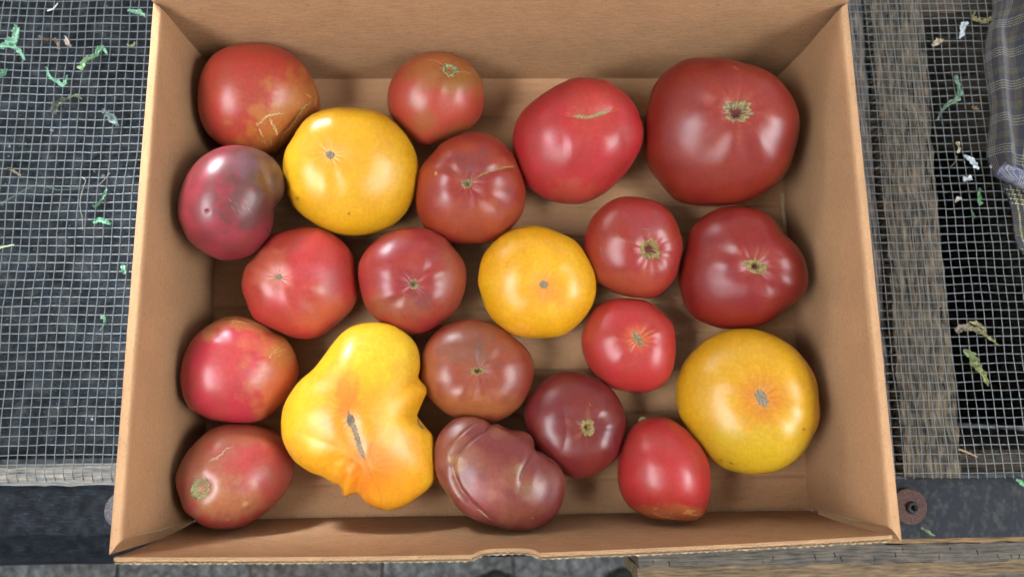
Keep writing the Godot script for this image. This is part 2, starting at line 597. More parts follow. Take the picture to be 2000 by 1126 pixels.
func strap_point(x: float, v: float, back: float, front: float, roll: bool) -> Vector3:
	var wave := soft_noise.get_noise_2d(x * 420.0, v * 30.0)
	var z := lerpf(back, front, minf(v * 1.18, 1.0))
	var y := -0.0022 - 0.0022 * pow(absf(2.0 * minf(v * 1.18, 1.0) - 1.0), 4.0) + 0.0014 * wave
	if roll:
		var t := v / 0.62
		z = back + (0.171 - back) * minf(t, 1.0)
		y = -0.0018 - 0.002 * pow(absf(minf(t, 1.0) * 2.0 - 1.0), 6.0) + 0.0012 * wave
		if t > 1.0:
			var a := (t - 1.0) / 0.613 * 2.6
			z = 0.171 + 0.0005 + 0.0185 * sin(minf(a, 1.57)) - (maxf(a - 1.57, 0.0)) * 0.004
			y = -0.0065 - 0.021 * (1.0 - cos(a)) * 0.9 + 0.0012 * wave
		else:
			# folds beside the washer
			y += 0.0016 * exp(-pow((x + 0.283) / 0.004, 2.0)) * sin(v * 9.0)
	else:
		for f in [0.333, 0.346, 0.352, 0.359]:
			y += 0.0011 * exp(-pow((x - f) / 0.0022, 2.0)) * smoothstep(0.0, 0.3, 1.0 - v)
		y += 0.002 * exp(-pow((x - 0.298) / 0.006, 2.0)) * smoothstep(0.5, 1.0, v)
	return Vector3(x, y - 0.005, z)


# ---------------------------------------------------------------- the box
func box() -> void:
	var root := thing("cardboard_box", "open brown corrugated cardboard box holding the tomatoes", "box")
	var kraft := relief(mat(Color(0.75, 0.58, 0.43), 0.88, kraft_tex), kraft_tex, 0.018)
	var plain_kraft := relief(mat(Color(0.75, 0.58, 0.43), 0.88, paper_tex), paper_tex, 0.018)

	var raw := relief(mat(Color(0.81, 0.71, 0.575), 0.95, paper_tex), paper_tex, 0.02)
	# floor: overlapping bottom flaps, slightly waved
	var flap_at := [-0.1565, -0.1292, -0.0585, -0.0375, 0.0158, 0.0296, 0.0590, 0.0914, 0.1369]
	var floor_sheet := sheet(func(u: float, v: float):
		var x := -0.2072 + 0.4142 * u
		var z := -0.157 + 0.3120 * v
		var y := 0.0
		for k in range(1, flap_at.size()):
			var edge: float = flap_at[k] + 0.004 * soft_noise.get_noise_2d(x * 90.0, k * 60.0)
			var near := z - edge
			var depth: float = [0.0, 0.0032, 0.0026, 0.0022, 0.0024, 0.0018, 0.0028, 0.0024, 0.002][k]
			y -= depth * (smoothstep(-0.0006, 0.0012, near) - smoothstep(0.003, 0.022, near))
		return Vector3(x, y + 0.00010 * sin(z * 950.0) + 0.0005 * soft_noise.get_noise_2d(x * 160.0, z * 300.0), z), Vector3(0, -0.0015, 0), 60, 320, Vector2(0.41, 0.31))
	piece("floor_panel", floor_sheet, plain_kraft, root)
	piece("bottom_panel", board(Vector3(-0.2125, -0.0064, -0.160), Vector3(0.2115, -0.0054, 0.1600), 0.0001, 0.02), kraft, root)
	# back wall
	piece("back_wall", sheet(func(u: float, v: float):
		var x := -0.2115 + 0.4225 * u
		return Vector3(x, -0.0008 + 0.1038 * v, -0.1575 - 0.001 * sin(v * 3.0) + 0.00009 * sin(v * 92.0) + 0.0004 * soft_noise.get_noise_2d(x * 250.0, v * 60.0)), Vector3(0, 0, -0.0032), 60, 20, Vector2(0.42, 0.104)), kraft, root)
	piece("fold_strip", board(Vector3(0.2022, -0.001, -0.068), Vector3(0.2052, 0.0012, -0.040), 0.0002, 0.004), raw, root)
	# side walls: rolled over, so the top is a ledge
	for s in [-1.0, 1.0]:
		var profile := PackedVector2Array([Vector2(0, 0.0003), Vector2(0.0010, 0.02), Vector2(0.0016, 0.045), Vector2(0.0010, 0.075), Vector2(0, 0.0945), Vector2(0.0001, 0.0968), Vector2(0.0008, 0.0981), Vector2(0.0020, 0.0984), Vector2(0.0045, 0.0977), Vector2(0.0060, 0.0970), Vector2(0.0070, 0.0955), Vector2(0.0074, 0.093), Vector2(0.0074, -0.003)])
		piece("side_wall", rolled_wall(profile, s, 90), plain_kraft, root)
		# cut end and inner layer of the rolled wall
		piece("inner_layer", sheet(func(u: float, v: float):
			var z := lerpf(-0.1562, 0.1555, u) if v < 0.5 else lerpf(-0.1562 + 0.0030 * (v - 0.5) * 2.0, 0.1557 - 0.0046 * (v - 0.5) * 2.0, u)
			return Vector3(s * (0.2078 + 0.0016 * sin(v * PI)), 0.0003 + 0.0935 * v, z + 0.0004 * rough_noise.get_noise_1d(v * 400.0)), Vector3(s * 0.0022, 0, 0), 20, 30, Vector2(0.31, 0.094)), raw, root)
	# front wall: two layers, with a notch for the hand
	var front_inner := sheet(func(u: float, v: float):
		var x := -0.2082 + 0.4142 * u
		return Vector3(x, -0.001 + (front_top(x) + 0.001) * v, front_z(x, v)), Vector3(0, 0, 0.0019), 200, 14, Vector2(0.414, 0.1))
	piece("front_wall", front_inner, kraft, root)
	var front_outer := sheet(func(u: float, v: float):
		var x := -0.2080 + 0.412 * u
		var torn := 0.0009 * rough_noise.get_noise_1d(x * 2600.0) + 0.0005 * sin(x * 1500.0)
		return Vector3(x, -0.003 + (front_top(x) + 0.003 - 0.0014 + torn) * v, front_z(x, v) + 0.0023 + torn * 0.5), Vector3(0, 0, 0.0013), 300, 10, Vector2(0.412, 0.1))
	piece("outer_layer", front_outer, raw, root)
	# fluting seen in the cut rim
	for layer in 2:
		var verts := PackedVector3Array()
		var index := PackedInt32Array()
		var n := 420
		for i in n + 1:
			var x := -0.2075 + 0.4125 * i / n
			var wob := 0.0003 * sin(x * 2400.0) + 0.0002 * rough_noise.get_noise_1d(x * 3000.0)
			var y := front_top(x) + 0.0002 + 0.0004 * rough_noise.get_noise_1d(x * 1900.0 + layer * 50.0)
			var z := front_z(x, 1.0) + (0.0009 if layer == 0 else 0.0029) + wob
			verts.append(Vector3(x, y, z - 0.0002))
			verts.append(Vector3(x, y, z + 0.0002))
			verts.append(Vector3(x, y - 0.004, z - 0.0002))
			verts.append(Vector3(x, y - 0.004, z + 0.0002))
			if i < n:
				var a := i * 4
				for e in [[0, 1], [1, 3], [3, 2], [2, 0]]:
					index.append_array([a + e[0], a + e[1], a + 4 + e[0], a + e[1], a + 4 + e[1], a + 4 + e[0]])
		piece("fluting", finish(verts, index), raw, root)


func front_top(x: float) -> float:
	var h := 0.0994
	if x > -0.0200 and x < 0.0150:
		var t := (x + 0.0025) / 0.0175
		h -= 0.0145 * pow(maxf(0.0, 1.0 - pow(absf(t), 3.0)), 0.6)
	return h


func front_z(x: float, v: float) -> float:
	var top := 0.1594 + 0.0020 * (1.0 - pow((x + 0.03) / 0.19, 2.0)) - maxf(x, 0.0) * 0.016
	return lerpf(0.1572, top, v) + 0.0016 * sin(v * PI)


func rolled_wall(profile: PackedVector2Array, s: float, n: int) -> ArrayMesh:
	var verts := PackedVector3Array()
	var uvs := PackedVector2Array()
	var index := PackedInt32Array()
	var m := profile.size()
	var run := 0.0
	for k in m:
		if k:
			run += profile[k].distance_to(profile[k - 1])
		var up := clampf(profile[k].y / 0.095, 0.0, 1.0)
		var out := clampf(profile[k].x / 0.0065, 0.0, 1.0) if k > 4 else 0.0
		var z0 := -0.1566 + 0.0032 * up - 0.0056 * out
		var z1 := 0.1562 - 0.0052 * up + 0.0080 * out
		for i in n + 1:
			var z := lerpf(z0, z1, float(i) / n)
			var p := Vector3(s * (0.2056 + profile[k].x), profile[k].y, z)
			if i == 0 or i == n:
				p.z += 0.0005 * rough_noise.get_noise_2d(profile[k].y * 3000.0, s * 40.0 + i)
			p.x += s * 0.0004 * soft_noise.get_noise_2d(z * 300.0, k * 20.0)
			p.y += 0.0004 * soft_noise.get_noise_2d(z * 200.0 + 77.0, k * 4.0) if k > 3 and k < m - 1 else 0.0
			verts.append(p)
			uvs.append(Vector2((z + 0.2) * 4.0, run * 4.0))
	for k in m - 1:
		for i in n:
			var a := k * (n + 1) + i
			var b := a + n + 1
			if s < 0.0:
				index.append_array([a, a + 1, b, a + 1, b + 1, b])
			else:
				index.append_array([a, b, a + 1, a + 1, b, b + 1])
	return finish(verts, index, uvs)


# ---------------------------------------------------------------- tomatoes
class Fruit:
	var radii: PackedFloat32Array
	var round_radii: PackedFloat32Array
	var top: float
	var bottom: float
	var power: float
	var look: Dictionary
	var noise: FastNoiseLite
	var salt: float

	func set_radii(list: Array) -> void:
		var n := list.size()
		for x in list:
			radii.append(x)
		for i in n:
			var sum := 0.0
			var weight := 0.0
			var reach := n / 5
			for k in range(-reach, reach + 1):
				var w := exp(-pow(2.0 * k / reach, 2.0))
				sum += w * radii[posmod(i + k, n)]
				weight += w
			round_radii.append(sum / weight)

	func lookup(a: PackedFloat32Array, phi: float) -> float:
		var n := a.size()
		var t := fposmod(phi, TAU) / TAU * n
		var i := int(t) % n
		return cubic_interpolate(a[i], a[(i + 1) % n], a[(i + n - 1) % n], a[(i + 2) % n], t - floorf(t))

	func rim(phi: float, rho: float) -> float:
		return lerpf(lookup(round_radii, phi), lookup(radii, phi), smoothstep(look.get("core", 0.42), 0.97, rho))

	func near_path(p: Vector2, path: Array) -> Vector3:
		# distance, signed side, place along (0..1)
		var best := 1e9
		var side := 0.0
		var along := 0.0
		for k in path.size() - 1:
			var a: Vector2 = path[k]
			var b: Vector2 = path[k + 1]
			var ab := b - a
			var t := clampf((p - a).dot(ab) / ab.length_squared(), 0.0, 1.0)
			var d := p.distance_to(a + ab * t)
			if d < best:
				best = d
				side = signf(ab.cross(p - a))
				along = (k + t) / (path.size() - 1)
		return Vector3(best, side, along)

	func push(u: float, v: float) -> float:
		var p := Vector2(u, v)
		var d := 0.0
		for f in look.get("dimples", []):
			var q: float = p.distance_squared_to(Vector2(f[0], f[1])) / (f[2] * f[2])
			if q < 9.0:
				d -= f[3] * exp(-q)
		for f in look.get("blobs", []):
			if f[6] > 0.0:
				var hole: float = maxf(2.0, f[6] * minf(f[3], f[4]) * 1.15)
				var q: float = p.distance_squared_to(Vector2(f[1], f[2])) / (hole * hole)
				if q < 5.0:
					d -= 2.6 * exp(-q * q)
		for f in look.get("ribs", []):
			var e := p - Vector2(f[0], f[1])
			var r: float = e.length() / f[5]
			d += f[4] * 0.26 * sin(f[2] * e.angle() + f[3] * TAU + 1.3 * sin(2.0 * e.angle() + salt)) * smoothstep(0.05, 0.45, r) * (1.0 - smoothstep(0.7, 1.5, r))
		for f in look.get("creases", []):
			var q := near_path(p, f[0])
			var ends := minf(1.0, minf(q.z, 1.0 - q.z) * 3.5 + 0.25)
			var w: float = f[1]
			d -= f[2] * ends * exp(-pow(q.x / w, 1.35))
			d += f[2] * 0.35 * ends * exp(-pow((q.x - 2.2 * w) / (1.6 * w), 2.0))
			if f[3] != 0.0:
				d += f[3] * q.y * ends * exp(-pow(q.x / (2.5 * w), 2.0)) * minf(1.0, q.x / (0.3 * w))
		if look.has("lobes"):
			var k: float = look.soft
			var sum := 0.0
			for f in look.lobes:
				var e := (p - Vector2(f[0], f[1])).rotated(-f[4])
				var q: float = pow(e.x / f[2], 2.0) + pow(e.y / f[3], 2.0)
				sum += exp((f[5] * (sqrt(1.0 - q) if q < 1.0 else -0.35 * minf(q - 1.0, 1.0))) / k)
			d += k * log(sum + 0.6)
		for f in look.get("blobs", []):
			if f[0] == "blossom_scar":
				var e := p - Vector2(f[1], f[2])
				var size: float = (f[3] + f[4]) * 0.5
				var t := e.length() / size
				if t < 4.0:
					d += (0.14 if look.get("rays", false) else 0.07) * sin(13.0 * e.angle() + 4.0 * noise.get_noise_2d(e.angle() * 20.0, salt)) * smoothstep(0.4, 1.2, t) * (1.0 - smoothstep(1.4, 3.6, t))
		d += 0.42 * noise.get_noise_3d(u * 1.6 + salt, v * 1.6, 3.0)
		return d

	func surf(u: float, v: float, lift := 0.0) -> Vector3:
		var r := sqrt(u * u + v * v)
		var phi := atan2(v, u)
		var rho := r / lookup(radii, phi)
		for k in 3:
			rho = r / rim(phi, minf(rho, 1.0))
		rho = minf(rho, 0.995)
		var p := Vector3(u, top * pow(1.0 - pow(rho, power), 1.0 / power), v)
		return p + p.normalized() * (push(u, v) + lift)

	func tint(u: float, v: float, y: float) -> Color:
		var c: Color = look.base
		c = c.srgb_to_linear()
		var m := noise.get_noise_3d(u * 2.2 + salt, y * 2.2, v * 2.2)
		c = c.lerp((look.mottle as Color).srgb_to_linear(), clampf(0.5 + 1.6 * m, 0.0, 1.0))
		if y < 0.0:
			return c
		var p := Vector2(u, v)
		var warp := Vector2(noise.get_noise_3d(u * 5.0, v * 5.0, salt), noise.get_noise_3d(u * 5.0, v * 5.0, salt + 50.0))
		for f in look.get("patches", []):
			var e := p - Vector2(f[0], f[1]) + warp * minf(f[2], f[3]) * 0.9
			var q: float = pow(e.x / f[2], 2.0) + pow(e.y / f[3], 2.0)
			if q < 4.0:
				c = c.lerp((f[4] as Color).srgb_to_linear(), f[5] * (1.0 - smoothstep(0.15, 2.2, q)))
		for f in look.get("flames", []):
			var e := p - Vector2(f[0], f[1])
			var r: float = e.length() / f[2]
			if r < 2.0:
				var a := e.angle()
				var streak := 0.5 + 0.5 * sin(a * f[5] + 3.0 * noise.get_noise_2d(cos(a) * 40.0 + salt, sin(a) * 40.0))
				streak = 0.62 + 0.45 * streak * (0.6 + 0.8 * noise.get_noise_2d(cos(a) * 90.0, sin(a) * 90.0 + salt))
				c = c.lerp((f[3] as Color).srgb_to_linear(), clampf(f[4] * streak * (1.0 - smoothstep(0.1, 1.1, r)), 0.0, 1.0))
		for f in look.get("blobs", []):
			if f[0] == "blossom_scar":
				var e := p - Vector2(f[1], f[2])
				var t: float = e.length() / ((f[3] + f[4]) * 0.5)
				if t < 3.6:
					var a := e.angle()
					var ray := pow(maxf(0.0, sin(a * 11.0 + 5.0 * noise.get_noise_2d(cos(a) * 60.0 + salt, sin(a) * 60.0))), 5.0)
					var far := 2.4 + 1.2 * noise.get_noise_2d(cos(a) * 150.0, sin(a) * 150.0 + salt)
					c = c.lerp(Color(0.62, 0.27, 0.07), (0.40 if look.get("rays", false) else 0.12) * ray * (1.0 - smoothstep(far * 0.5, far, t)))
		var fine := noise.get_noise_3d(u * 14.0, y * 14.0, v * 14.0 + salt)
		c = c * (1.08 + 0.12 * fine)
		var lum := c.get_luminance()
		c = c.lerp(Color(lum, lum, lum), 0.02)
		return Color(c.r + 0.004, c.g + 0.003, c.b + 0.002)


func tomato(called: String, label: String, group: String, at: Vector3, frame: Basis, radii: Array, top: float, bottom: float, power: float, look: Dictionary) -> void:
	var root := thing(called, label, "tomato", Vector3(at.x, 0, at.z), group)
	var f := Fruit.new()
	f.top = top
	f.bottom = bottom
	f.power = power
	f.look = look
	f.noise = soft_noise
	f.salt = at.x * 3000.0 + at.z * 700.0
	f.set_radii(radii)
	var across := 208
	var rings := 116
	var verts := PackedVector3Array()
	var colors := PackedColorArray()
	var index := PackedInt32Array()
	for j in rings + 1:
		# more rings on top than underneath
		var s := float(j) / rings
		var t := PI * (0.70 * s + 0.30 * s * s)
		var rho := pow(maxf(sin(t), 0.0), 2.0 / power)
		var h := pow(absf(cos(t)), 2.0 / power)
		for i in across:
			var phi := TAU * i / across
			var r := f.rim(phi, rho if t < PI / 2.0 else 1.0) * rho
			var u := cos(phi) * r
			var v := sin(phi) * r
			var y := (top if t < PI / 2.0 else -bottom) * h
			var p := Vector3(u, y, v)
			var fade := smoothstep(-0.5, -0.05, y / top)
			if fade > 0.0:
				p += p.normalized() * f.push(u, v) * fade
			verts.append(p * 0.001)
			colors.append(f.tint(u, v, y))
	for j in rings:
		for i in across:
			var a := j * across + i
			var b := j * across + (i + 1) % across
			if j > 0:
				index.append_array([a, b, a + across])
			if j < rings - 1:
				index.append_array([b, b + across, a + across])
	var spot := Transform3D(frame.orthonormalized(), Vector3(0, at.y, 0))
	var skin := piece("skin", finish(verts, index, PackedVector2Array(), colors), skin_mat, root)
	skin.transform = spot
	for b in look.get("blobs", []):
		var o := piece(b[0], scar_blob(f, b), cork_mat, root)
		o.transform = spot
	for l in look.get("lines", []):
		var o := piece(l[0], scar_line(f, l), cork_mat, root)
		o.transform = spot


# a corky patch: kind, u, v, radii, turn, hole, colour
func scar_blob(f: Fruit, b: Array) -> ArrayMesh:
	var verts := PackedVector3Array()
	var colors := PackedColorArray()
	var index := PackedInt32Array()
	var base: Color = (b[7] as Color).srgb_to_linear()
	var dark := base * 0.22
	var flesh := Color(0.10, 0.018, 0.012)
	if b[0] == "blossom_scar" and (f.look.base as Color).g > 0.5:
		flesh = Color(0.20, 0.05, 0.01)
	var n := 44
	var rings := 10
	for j in rings + 1:
		var s := float(j) / rings
		for i in n:
			var a := TAU * i / n
			var jag := 1.0 + 0.34 * rough_noise.get_noise_2d(cos(a) * 28.0 + f.salt, sin(a) * 28.0) + 0.20 * rough_noise.get_noise_2d(cos(a) * 90.0, sin(a) * 90.0 + f.salt)
			var e := Vector2(cos(a) * b[3], sin(a) * b[4]) * s * jag
			e = e.rotated(b[5])
			var u: float = b[1] + e.x
			var v: float = b[2] + e.y
			var grain := rough_noise.get_noise_3d(e.x * 26.0, e.y * 26.0, f.salt)
			var lift: float = 0.25 + 0.55 * grain
			if s > 0.9:
				lift = -0.25
			var c := base.lerp(dark, clampf(0.35 + 1.5 * grain, 0.0, 0.9))
			var hole: float = b[6] * (1.0 + 0.7 * rough_noise.get_noise_2d(cos(a) * 40.0, sin(a) * 40.0 - f.salt))
			if b[6] > 0.0 and s < hole:
				lift = 0.16
				c = flesh
			if b[0] == "stem_scar":
				var green := Color(0.30, 0.40, 0.12)
				var spots := rough_noise.get_noise_3d(e.x * 11.0 + 40.0, e.y * 11.0, f.salt)
				c = Color(0.30, 0.22, 0.11).lerp(dark, clampf(0.3 + 1.8 * grain, 0.0, 0.9))
				c = c.lerp(green * (0.55 + 0.9 * absf(grain)), clampf(0.15 + 2.2 * spots + 0.7 * sin(a - 0.4), 0.0, 0.9) * (1.0 - smoothstep(0.55, 0.95, s)))
				lift += 0.9 * spots - 0.5 * (1.0 - s) + (0.5 if s > 0.6 and s < 0.9 else 0.0)
			verts.append(f.surf(u, v, lift) * 0.001)
			colors.append(c)
	for j in rings:
		for i in n:
			var a := j * n + i
			var d := j * n + (i + 1) % n
			index.append_array([a, d, a + n, d, d + n, a + n])
	return finish(verts, index, PackedVector2Array(), colors)


# a corky seam or crack along a path: kind, path, width, colour, ticks
func scar_line(f: Fruit, l: Array) -> ArrayMesh:
	var verts := PackedVector3Array()
	var colors := PackedColorArray()
	var index := PackedInt32Array()
	var base: Color = (l[3] as Color).srgb_to_linear()
	var path: Array = l[1]
	var curve := Curve2D.new()
	for k in path.size():
		var a: Vector2 = path[maxi(k - 1, 0)]
		var b: Vector2 = path[mini(k + 1, path.size() - 1)]
		curve.add_point(path[k], -(b - a) / 6.0, (b - a) / 6.0)
	var long := curve.get_baked_length()
	var n := clampi(int(long / 0.28), 6, 150)
	var cross := 6
	for i in n + 1:
		var s := long * i / n
		var p := curve.sample_baked(s)
		var q := curve.sample_baked(minf(s + 0.2, long)) - curve.sample_baked(maxf(s - 0.2, 0.0))
		var side := q.normalized().orthogonal()
		if l[0] == "growth_crack":
			p += side * l[2] * 0.45 * rough_noise.get_noise_2d(s * 5.0, f.salt + 200.0)
		var end := minf(1.0, minf(float(i), float(n - i)) / n * 5.0 + 0.12)
		var jag := 1.0 + 0.5 * rough_noise.get_noise_2d(s * 9.0, f.salt)
		if l[4] > 0:
			jag *= 0.75 + 0.5 * absf(sin(s * 2.6 + 2.0 * rough_noise.get_noise_1d(s * 3.0)))
		for k in cross + 1:
			var t := 2.0 * k / cross - 1.0
			var w: float = l[2] * 0.5 * end * jag * (1.0 + 0.3 * rough_noise.get_noise_3d(s * 14.0, t * 9.0, f.salt))
			var e := p + side * t * w
			var grain := rough_noise.get_noise_3d(s * 16.0, t * 14.0, f.salt)
			verts.append(f.surf(e.x, e.y, 0.05 - 0.22 * absf(t) + 0.12 * (1.0 - absf(t)) * (1.0 + grain)) * 0.001)
			colors.append(base.lerp(base * 0.25, clampf(0.2 + 1.6 * grain + (0.6 if absf(t) > 0.6 else 0.0), 0.0, 0.9)))
	for i in n:
		for k in cross:
			var a := i * (cross + 1) + k
			index.append_array([a, a + 1, a + cross + 1, a + 1, a + cross + 2, a + cross + 1])
	return finish(verts, index, PackedVector2Array(), colors)


func tomatoes() -> void:
	tomato("red_tomato", "large orange-red tomato in the back left corner, cracked on its orange side", "red tomatoes in the box", Vector3(-0.1671, 0.0384, -0.1234), Basis(Vector3(0.9495, -0.2859, -0.1291), Vector3(0.3137, 0.8619, 0.3984), Vector3(-0.0027, -0.4188, 0.9081)),
		[40.1, 40.4, 38.1, 34.9, 33.6, 33.4, 34.6, 36.6, 38.3, 38.0, 37.5, 37.8, 38.7, 40.3, 41.0, 40.7, 39.8, 38.9, 38.3, 37.9, 37.8, 37.8, 38.0, 38.0, 37.4, 36.8, 36.2, 36.1, 36.6, 37.1, 37.8, 38.5, 38.7, 38.8, 38.9, 39.4],
		31.8, 37.9, 2.25, {"core": 0.42, "base": Color("b03a2c"), "mottle": Color("a8402c"),
		"creases": [[[Vector2(11.0, 29.3), Vector2(13.5, 22.9), Vector2(19.9, 16.1), Vector2(24.6, 10.0), Vector2(33.8, 1.2)], 1.4, 0.5, 0]],
		"patches": [[23.6, -2.2, 15.0, 15.0, Color("b8722e"), 0.55], [17.2, 19.9, 23.1, 19.0, Color("b8722e"), 0.75], [34.4, -7.2, 9.5, 12.2, Color("b8722e"), 0.5], [1.9, 29.5, 16.3, 8.2, Color("ae6a30"), 0.4]],
		"lines": [["growth_crack", [Vector2(-2.8, 16.3), Vector2(1.5, 13.0), Vector2(5.9, 9.7), Vector2(10.1, 9.0), Vector2(15.5, 8.8)], 2.4, Color("bf9f66"), 0], ["growth_crack", [Vector2(5.8, 11.5), Vector2(7.2, 15.8), Vector2(8.4, 19.5), Vector2(10.2, 23.1)], 3.3, Color("bf9f66"), 0], ["growth_crack", [Vector2(11.0, 29.3), Vector2(13.5, 22.9), Vector2(19.9, 16.1), Vector2(24.6, 10.0), Vector2(29.4, 3.9), Vector2(33.8, 1.2)], 2.8, Color("bf9f66"), 0], ["growth_crack", [Vector2(-1.3, 18.1), Vector2(-0.4, 21.2), Vector2(0.5, 24.3)], 2.2, Color("bf9f66"), 0], ["growth_crack", [Vector2(36.8, -1.1), Vector2(35.7, 5.2)], 1.5, Color("bf9f66"), 0], ["growth_crack", [Vector2(7.5, 31.8), Vector2(6.8, 36.9)], 2.6, Color("bf9f66"), 0], ["growth_crack", [Vector2(-2.7, 14.4), Vector2(-2.0, 16.9)], 1.7, Color("bf9f66"), 0], ["growth_crack", [Vector2(5.2, 25.7), Vector2(5.5, 29.6)], 1.3, Color("bf9f66"), 0], ["growth_crack", [Vector2(1.0, 25.6), Vector2(1.3, 28.2)], 1.3, Color("bf9f66"), 0], ["growth_crack", [Vector2(30.0, -3.5), Vector2(33.7, -1.1)], 1.1, Color("bf9f66"), 0]]})
	tomato("red_tomato", "small red tomato against the back wall with a green stem scar on top", "red tomatoes in the box", Vector3(-0.0473, 0.0314, -0.1265), Basis(Vector3(0.9965, -0.0768, -0.0325), Vector3(0.0834, 0.9047, 0.4179), Vector3(-0.0027, -0.4191, 0.9079)),
		[33.7, 33.7, 33.0, 31.9, 30.7, 29.6, 28.5, 28.2, 28.9, 30.6, 32.6, 33.4, 32.7, 32.0, 32.1, 32.5, 33.2, 33.3, 33.2, 32.9, 32.6, 32.1, 31.6, 31.2, 31.2, 31.1, 31.0, 31.2, 31.8, 32.8, 33.5, 33.9, 34.0, 34.3, 34.3, 33.9],
		30.6, 30.6, 2.25, {"core": 0.42, "base": Color("b0432f"), "mottle": Color("a5552f"),
		"dimples": [[10.2, -20.8, 7.9, 3.5]],
		"ribs": [[10.2, -20.2, 5, 0.6, 1.2, 30.3]],
		"patches": [[13.1, -14.1, 14.5, 10.5, Color("93672f"), 0.65], [-4.0, -25.7, 15.8, 6.6, Color("a5662f"), 0.5], [23.7, -19.4, 7.9, 7.9, Color("93602f"), 0.5]],
		"blobs": [["stem_scar", 10.2, -20.2, 6.3, 4.7, 0.2, 0.0, Color("8fae6a")]],
		"lines": [["growth_crack", [Vector2(15.8, -18.4), Vector2(20.3, -17.7), Vector2(24.2, -16.2)], 0.7, Color("c98a50"), 0], ["growth_crack", [Vector2(4.7, -23.2), Vector2(-0.3, -25.1), Vector2(-5.3, -25.1)], 0.5, Color("c98a50"), 0]]})
	tomato("red_tomato", "pinkish red tomato with a long corky scar line, left of the biggest tomato", "red tomatoes in the box", Vector3(0.0501, 0.0342, -0.0941), Basis(Vector3(0.9933, 0.1060, 0.0459), Vector3(-0.1154, 0.9247, 0.3628), Vector3(-0.0040, -0.3656, 0.9307)),
		[43.9, 42.7, 41.0, 39.8, 39.3, 39.4, 40.2, 41.0, 42.0, 43.0, 43.6, 44.1, 44.8, 45.6, 46.2, 46.0, 45.2, 44.8, 44.7, 44.4, 43.8, 42.3, 40.8, 39.8, 39.4, 39.8, 40.4, 41.2, 41.8, 42.4, 43.5, 44.3, 44.5, 44.7, 44.8, 44.5],
		30.0, 30.8, 2.25, {"core": 0.42, "base": Color("b22a2c"), "mottle": Color("a82c28"),
		"ribs": [[9.6, -17.8, 6, 0.35, 1.0, 38.4]],
		"creases": [[[Vector2(-10.0, -16.7), Vector2(-3.8, -17.0), Vector2(7.2, -16.6), Vector2(22.5, -20.0), Vector2(28.1, -21.0)], 7.7, 3.0, 0]],
		"patches": [[-0.4, 35.3, 17.9, 9.0, Color("b0553a"), 0.4]],
		"flames": [[9.6, -17.8, 25.6, Color("cf5a3a"), 0.35, 17]],
		"lines": [["blossom_scar", [Vector2(-4.4, -17.1), Vector2(1.1, -17.0), Vector2(6.6, -16.3), Vector2(10.8, -17.1), Vector2(16.3, -19.0), Vector2(23.1, -20.5)], 4.9, Color("8f7c54"), 1], ["scar_ray", [Vector2(1.0, -18.4), Vector2(-0.9, -21.4), Vector2(-3.3, -23.3)], 0.5, Color("c97a35"), 0], ["scar_ray", [Vector2(8.3, -19.0), Vector2(7.7, -22.6)], 0.5, Color("c97a35"), 0], ["scar_ray", [Vector2(18.1, -21.4), Vector2(18.1, -24.5)], 0.5, Color("c97a35"), 0], ["scar_ray", [Vector2(4.8, -13.6), Vector2(4.2, -10.6), Vector2(2.5, -7.6)], 0.5, Color("c97a35"), 0], ["scar_ray", [Vector2(-3.8, -16.6), Vector2(-8.7, -16.7)], 0.5, Color("c97a35"), 0], ["scar_ray", [Vector2(22.5, -20.3), Vector2(27.8, -20.4)], 0.5, Color("c97a35"), 0], ["scar_ray", [Vector2(12.7, -15.4), Vector2(14.0, -13.0)], 0.5, Color("c97a35"), 0], ["scar_ray", [Vector2(12.6, -19.6), Vector2(12.0, -22.0)], 0.5, Color("c97a35"), 0], ["scar_ray", [Vector2(-3.8, -17.8), Vector2(-8.2, -19.1)], 0.5, Color("c97a35"), 0], ["scar_ray", [Vector2(22.4, -21.5), Vector2(24.3, -23.4)], 0.5, Color("c97a35"), 0]]})
	tomato("dark_tomato", "biggest dark red tomato, in the back right corner, with an open ring-shaped scar", "dark tomatoes in the box", Vector3(0.1478, 0.0414, -0.0978), Basis(Vector3(0.9515, 0.2833, 0.1195), Vector3(-0.3075, 0.8813, 0.3588), Vector3(-0.0037, -0.3782, 0.9257)),
		[48.7, 49.1, 49.8, 50.6, 50.7, 50.6, 50.7, 50.6, 50.0, 50.1, 51.1, 52.8, 54.5, 53.7, 52.9, 53.3, 53.2, 52.4, 51.8, 52.5, 53.1, 55.5, 55.9, 55.2, 54.2, 51.5, 48.6, 47.0, 46.1, 45.9, 46.2, 46.8, 47.7, 48.7, 48.9, 48.8],
		33.6, 33.6, 2.40, {"core": 0.42, "base": Color("84221b"), "mottle": Color("8c2c1b"),
		"dimples": [[9.1, -14.0, 9.9, 4.5]],
		"ribs": [[9.2, -13.7, 7, 0.2, 1.5, 55.3]],
		"flames": [[9.2, -13.7, 30.3, Color("b85040"), 0.35, 15]],
		"blobs": [["blossom_scar", 9.2, -13.7, 9.5, 7.9, 0.3, 0.48, Color("8f7c54")]],
		"lines": [["speck", [Vector2(5.0, -40.8), Vector2(6.2, -39.5), Vector2(7.9, -39.1)], 0.8, Color("c08a5a"), 0]]})
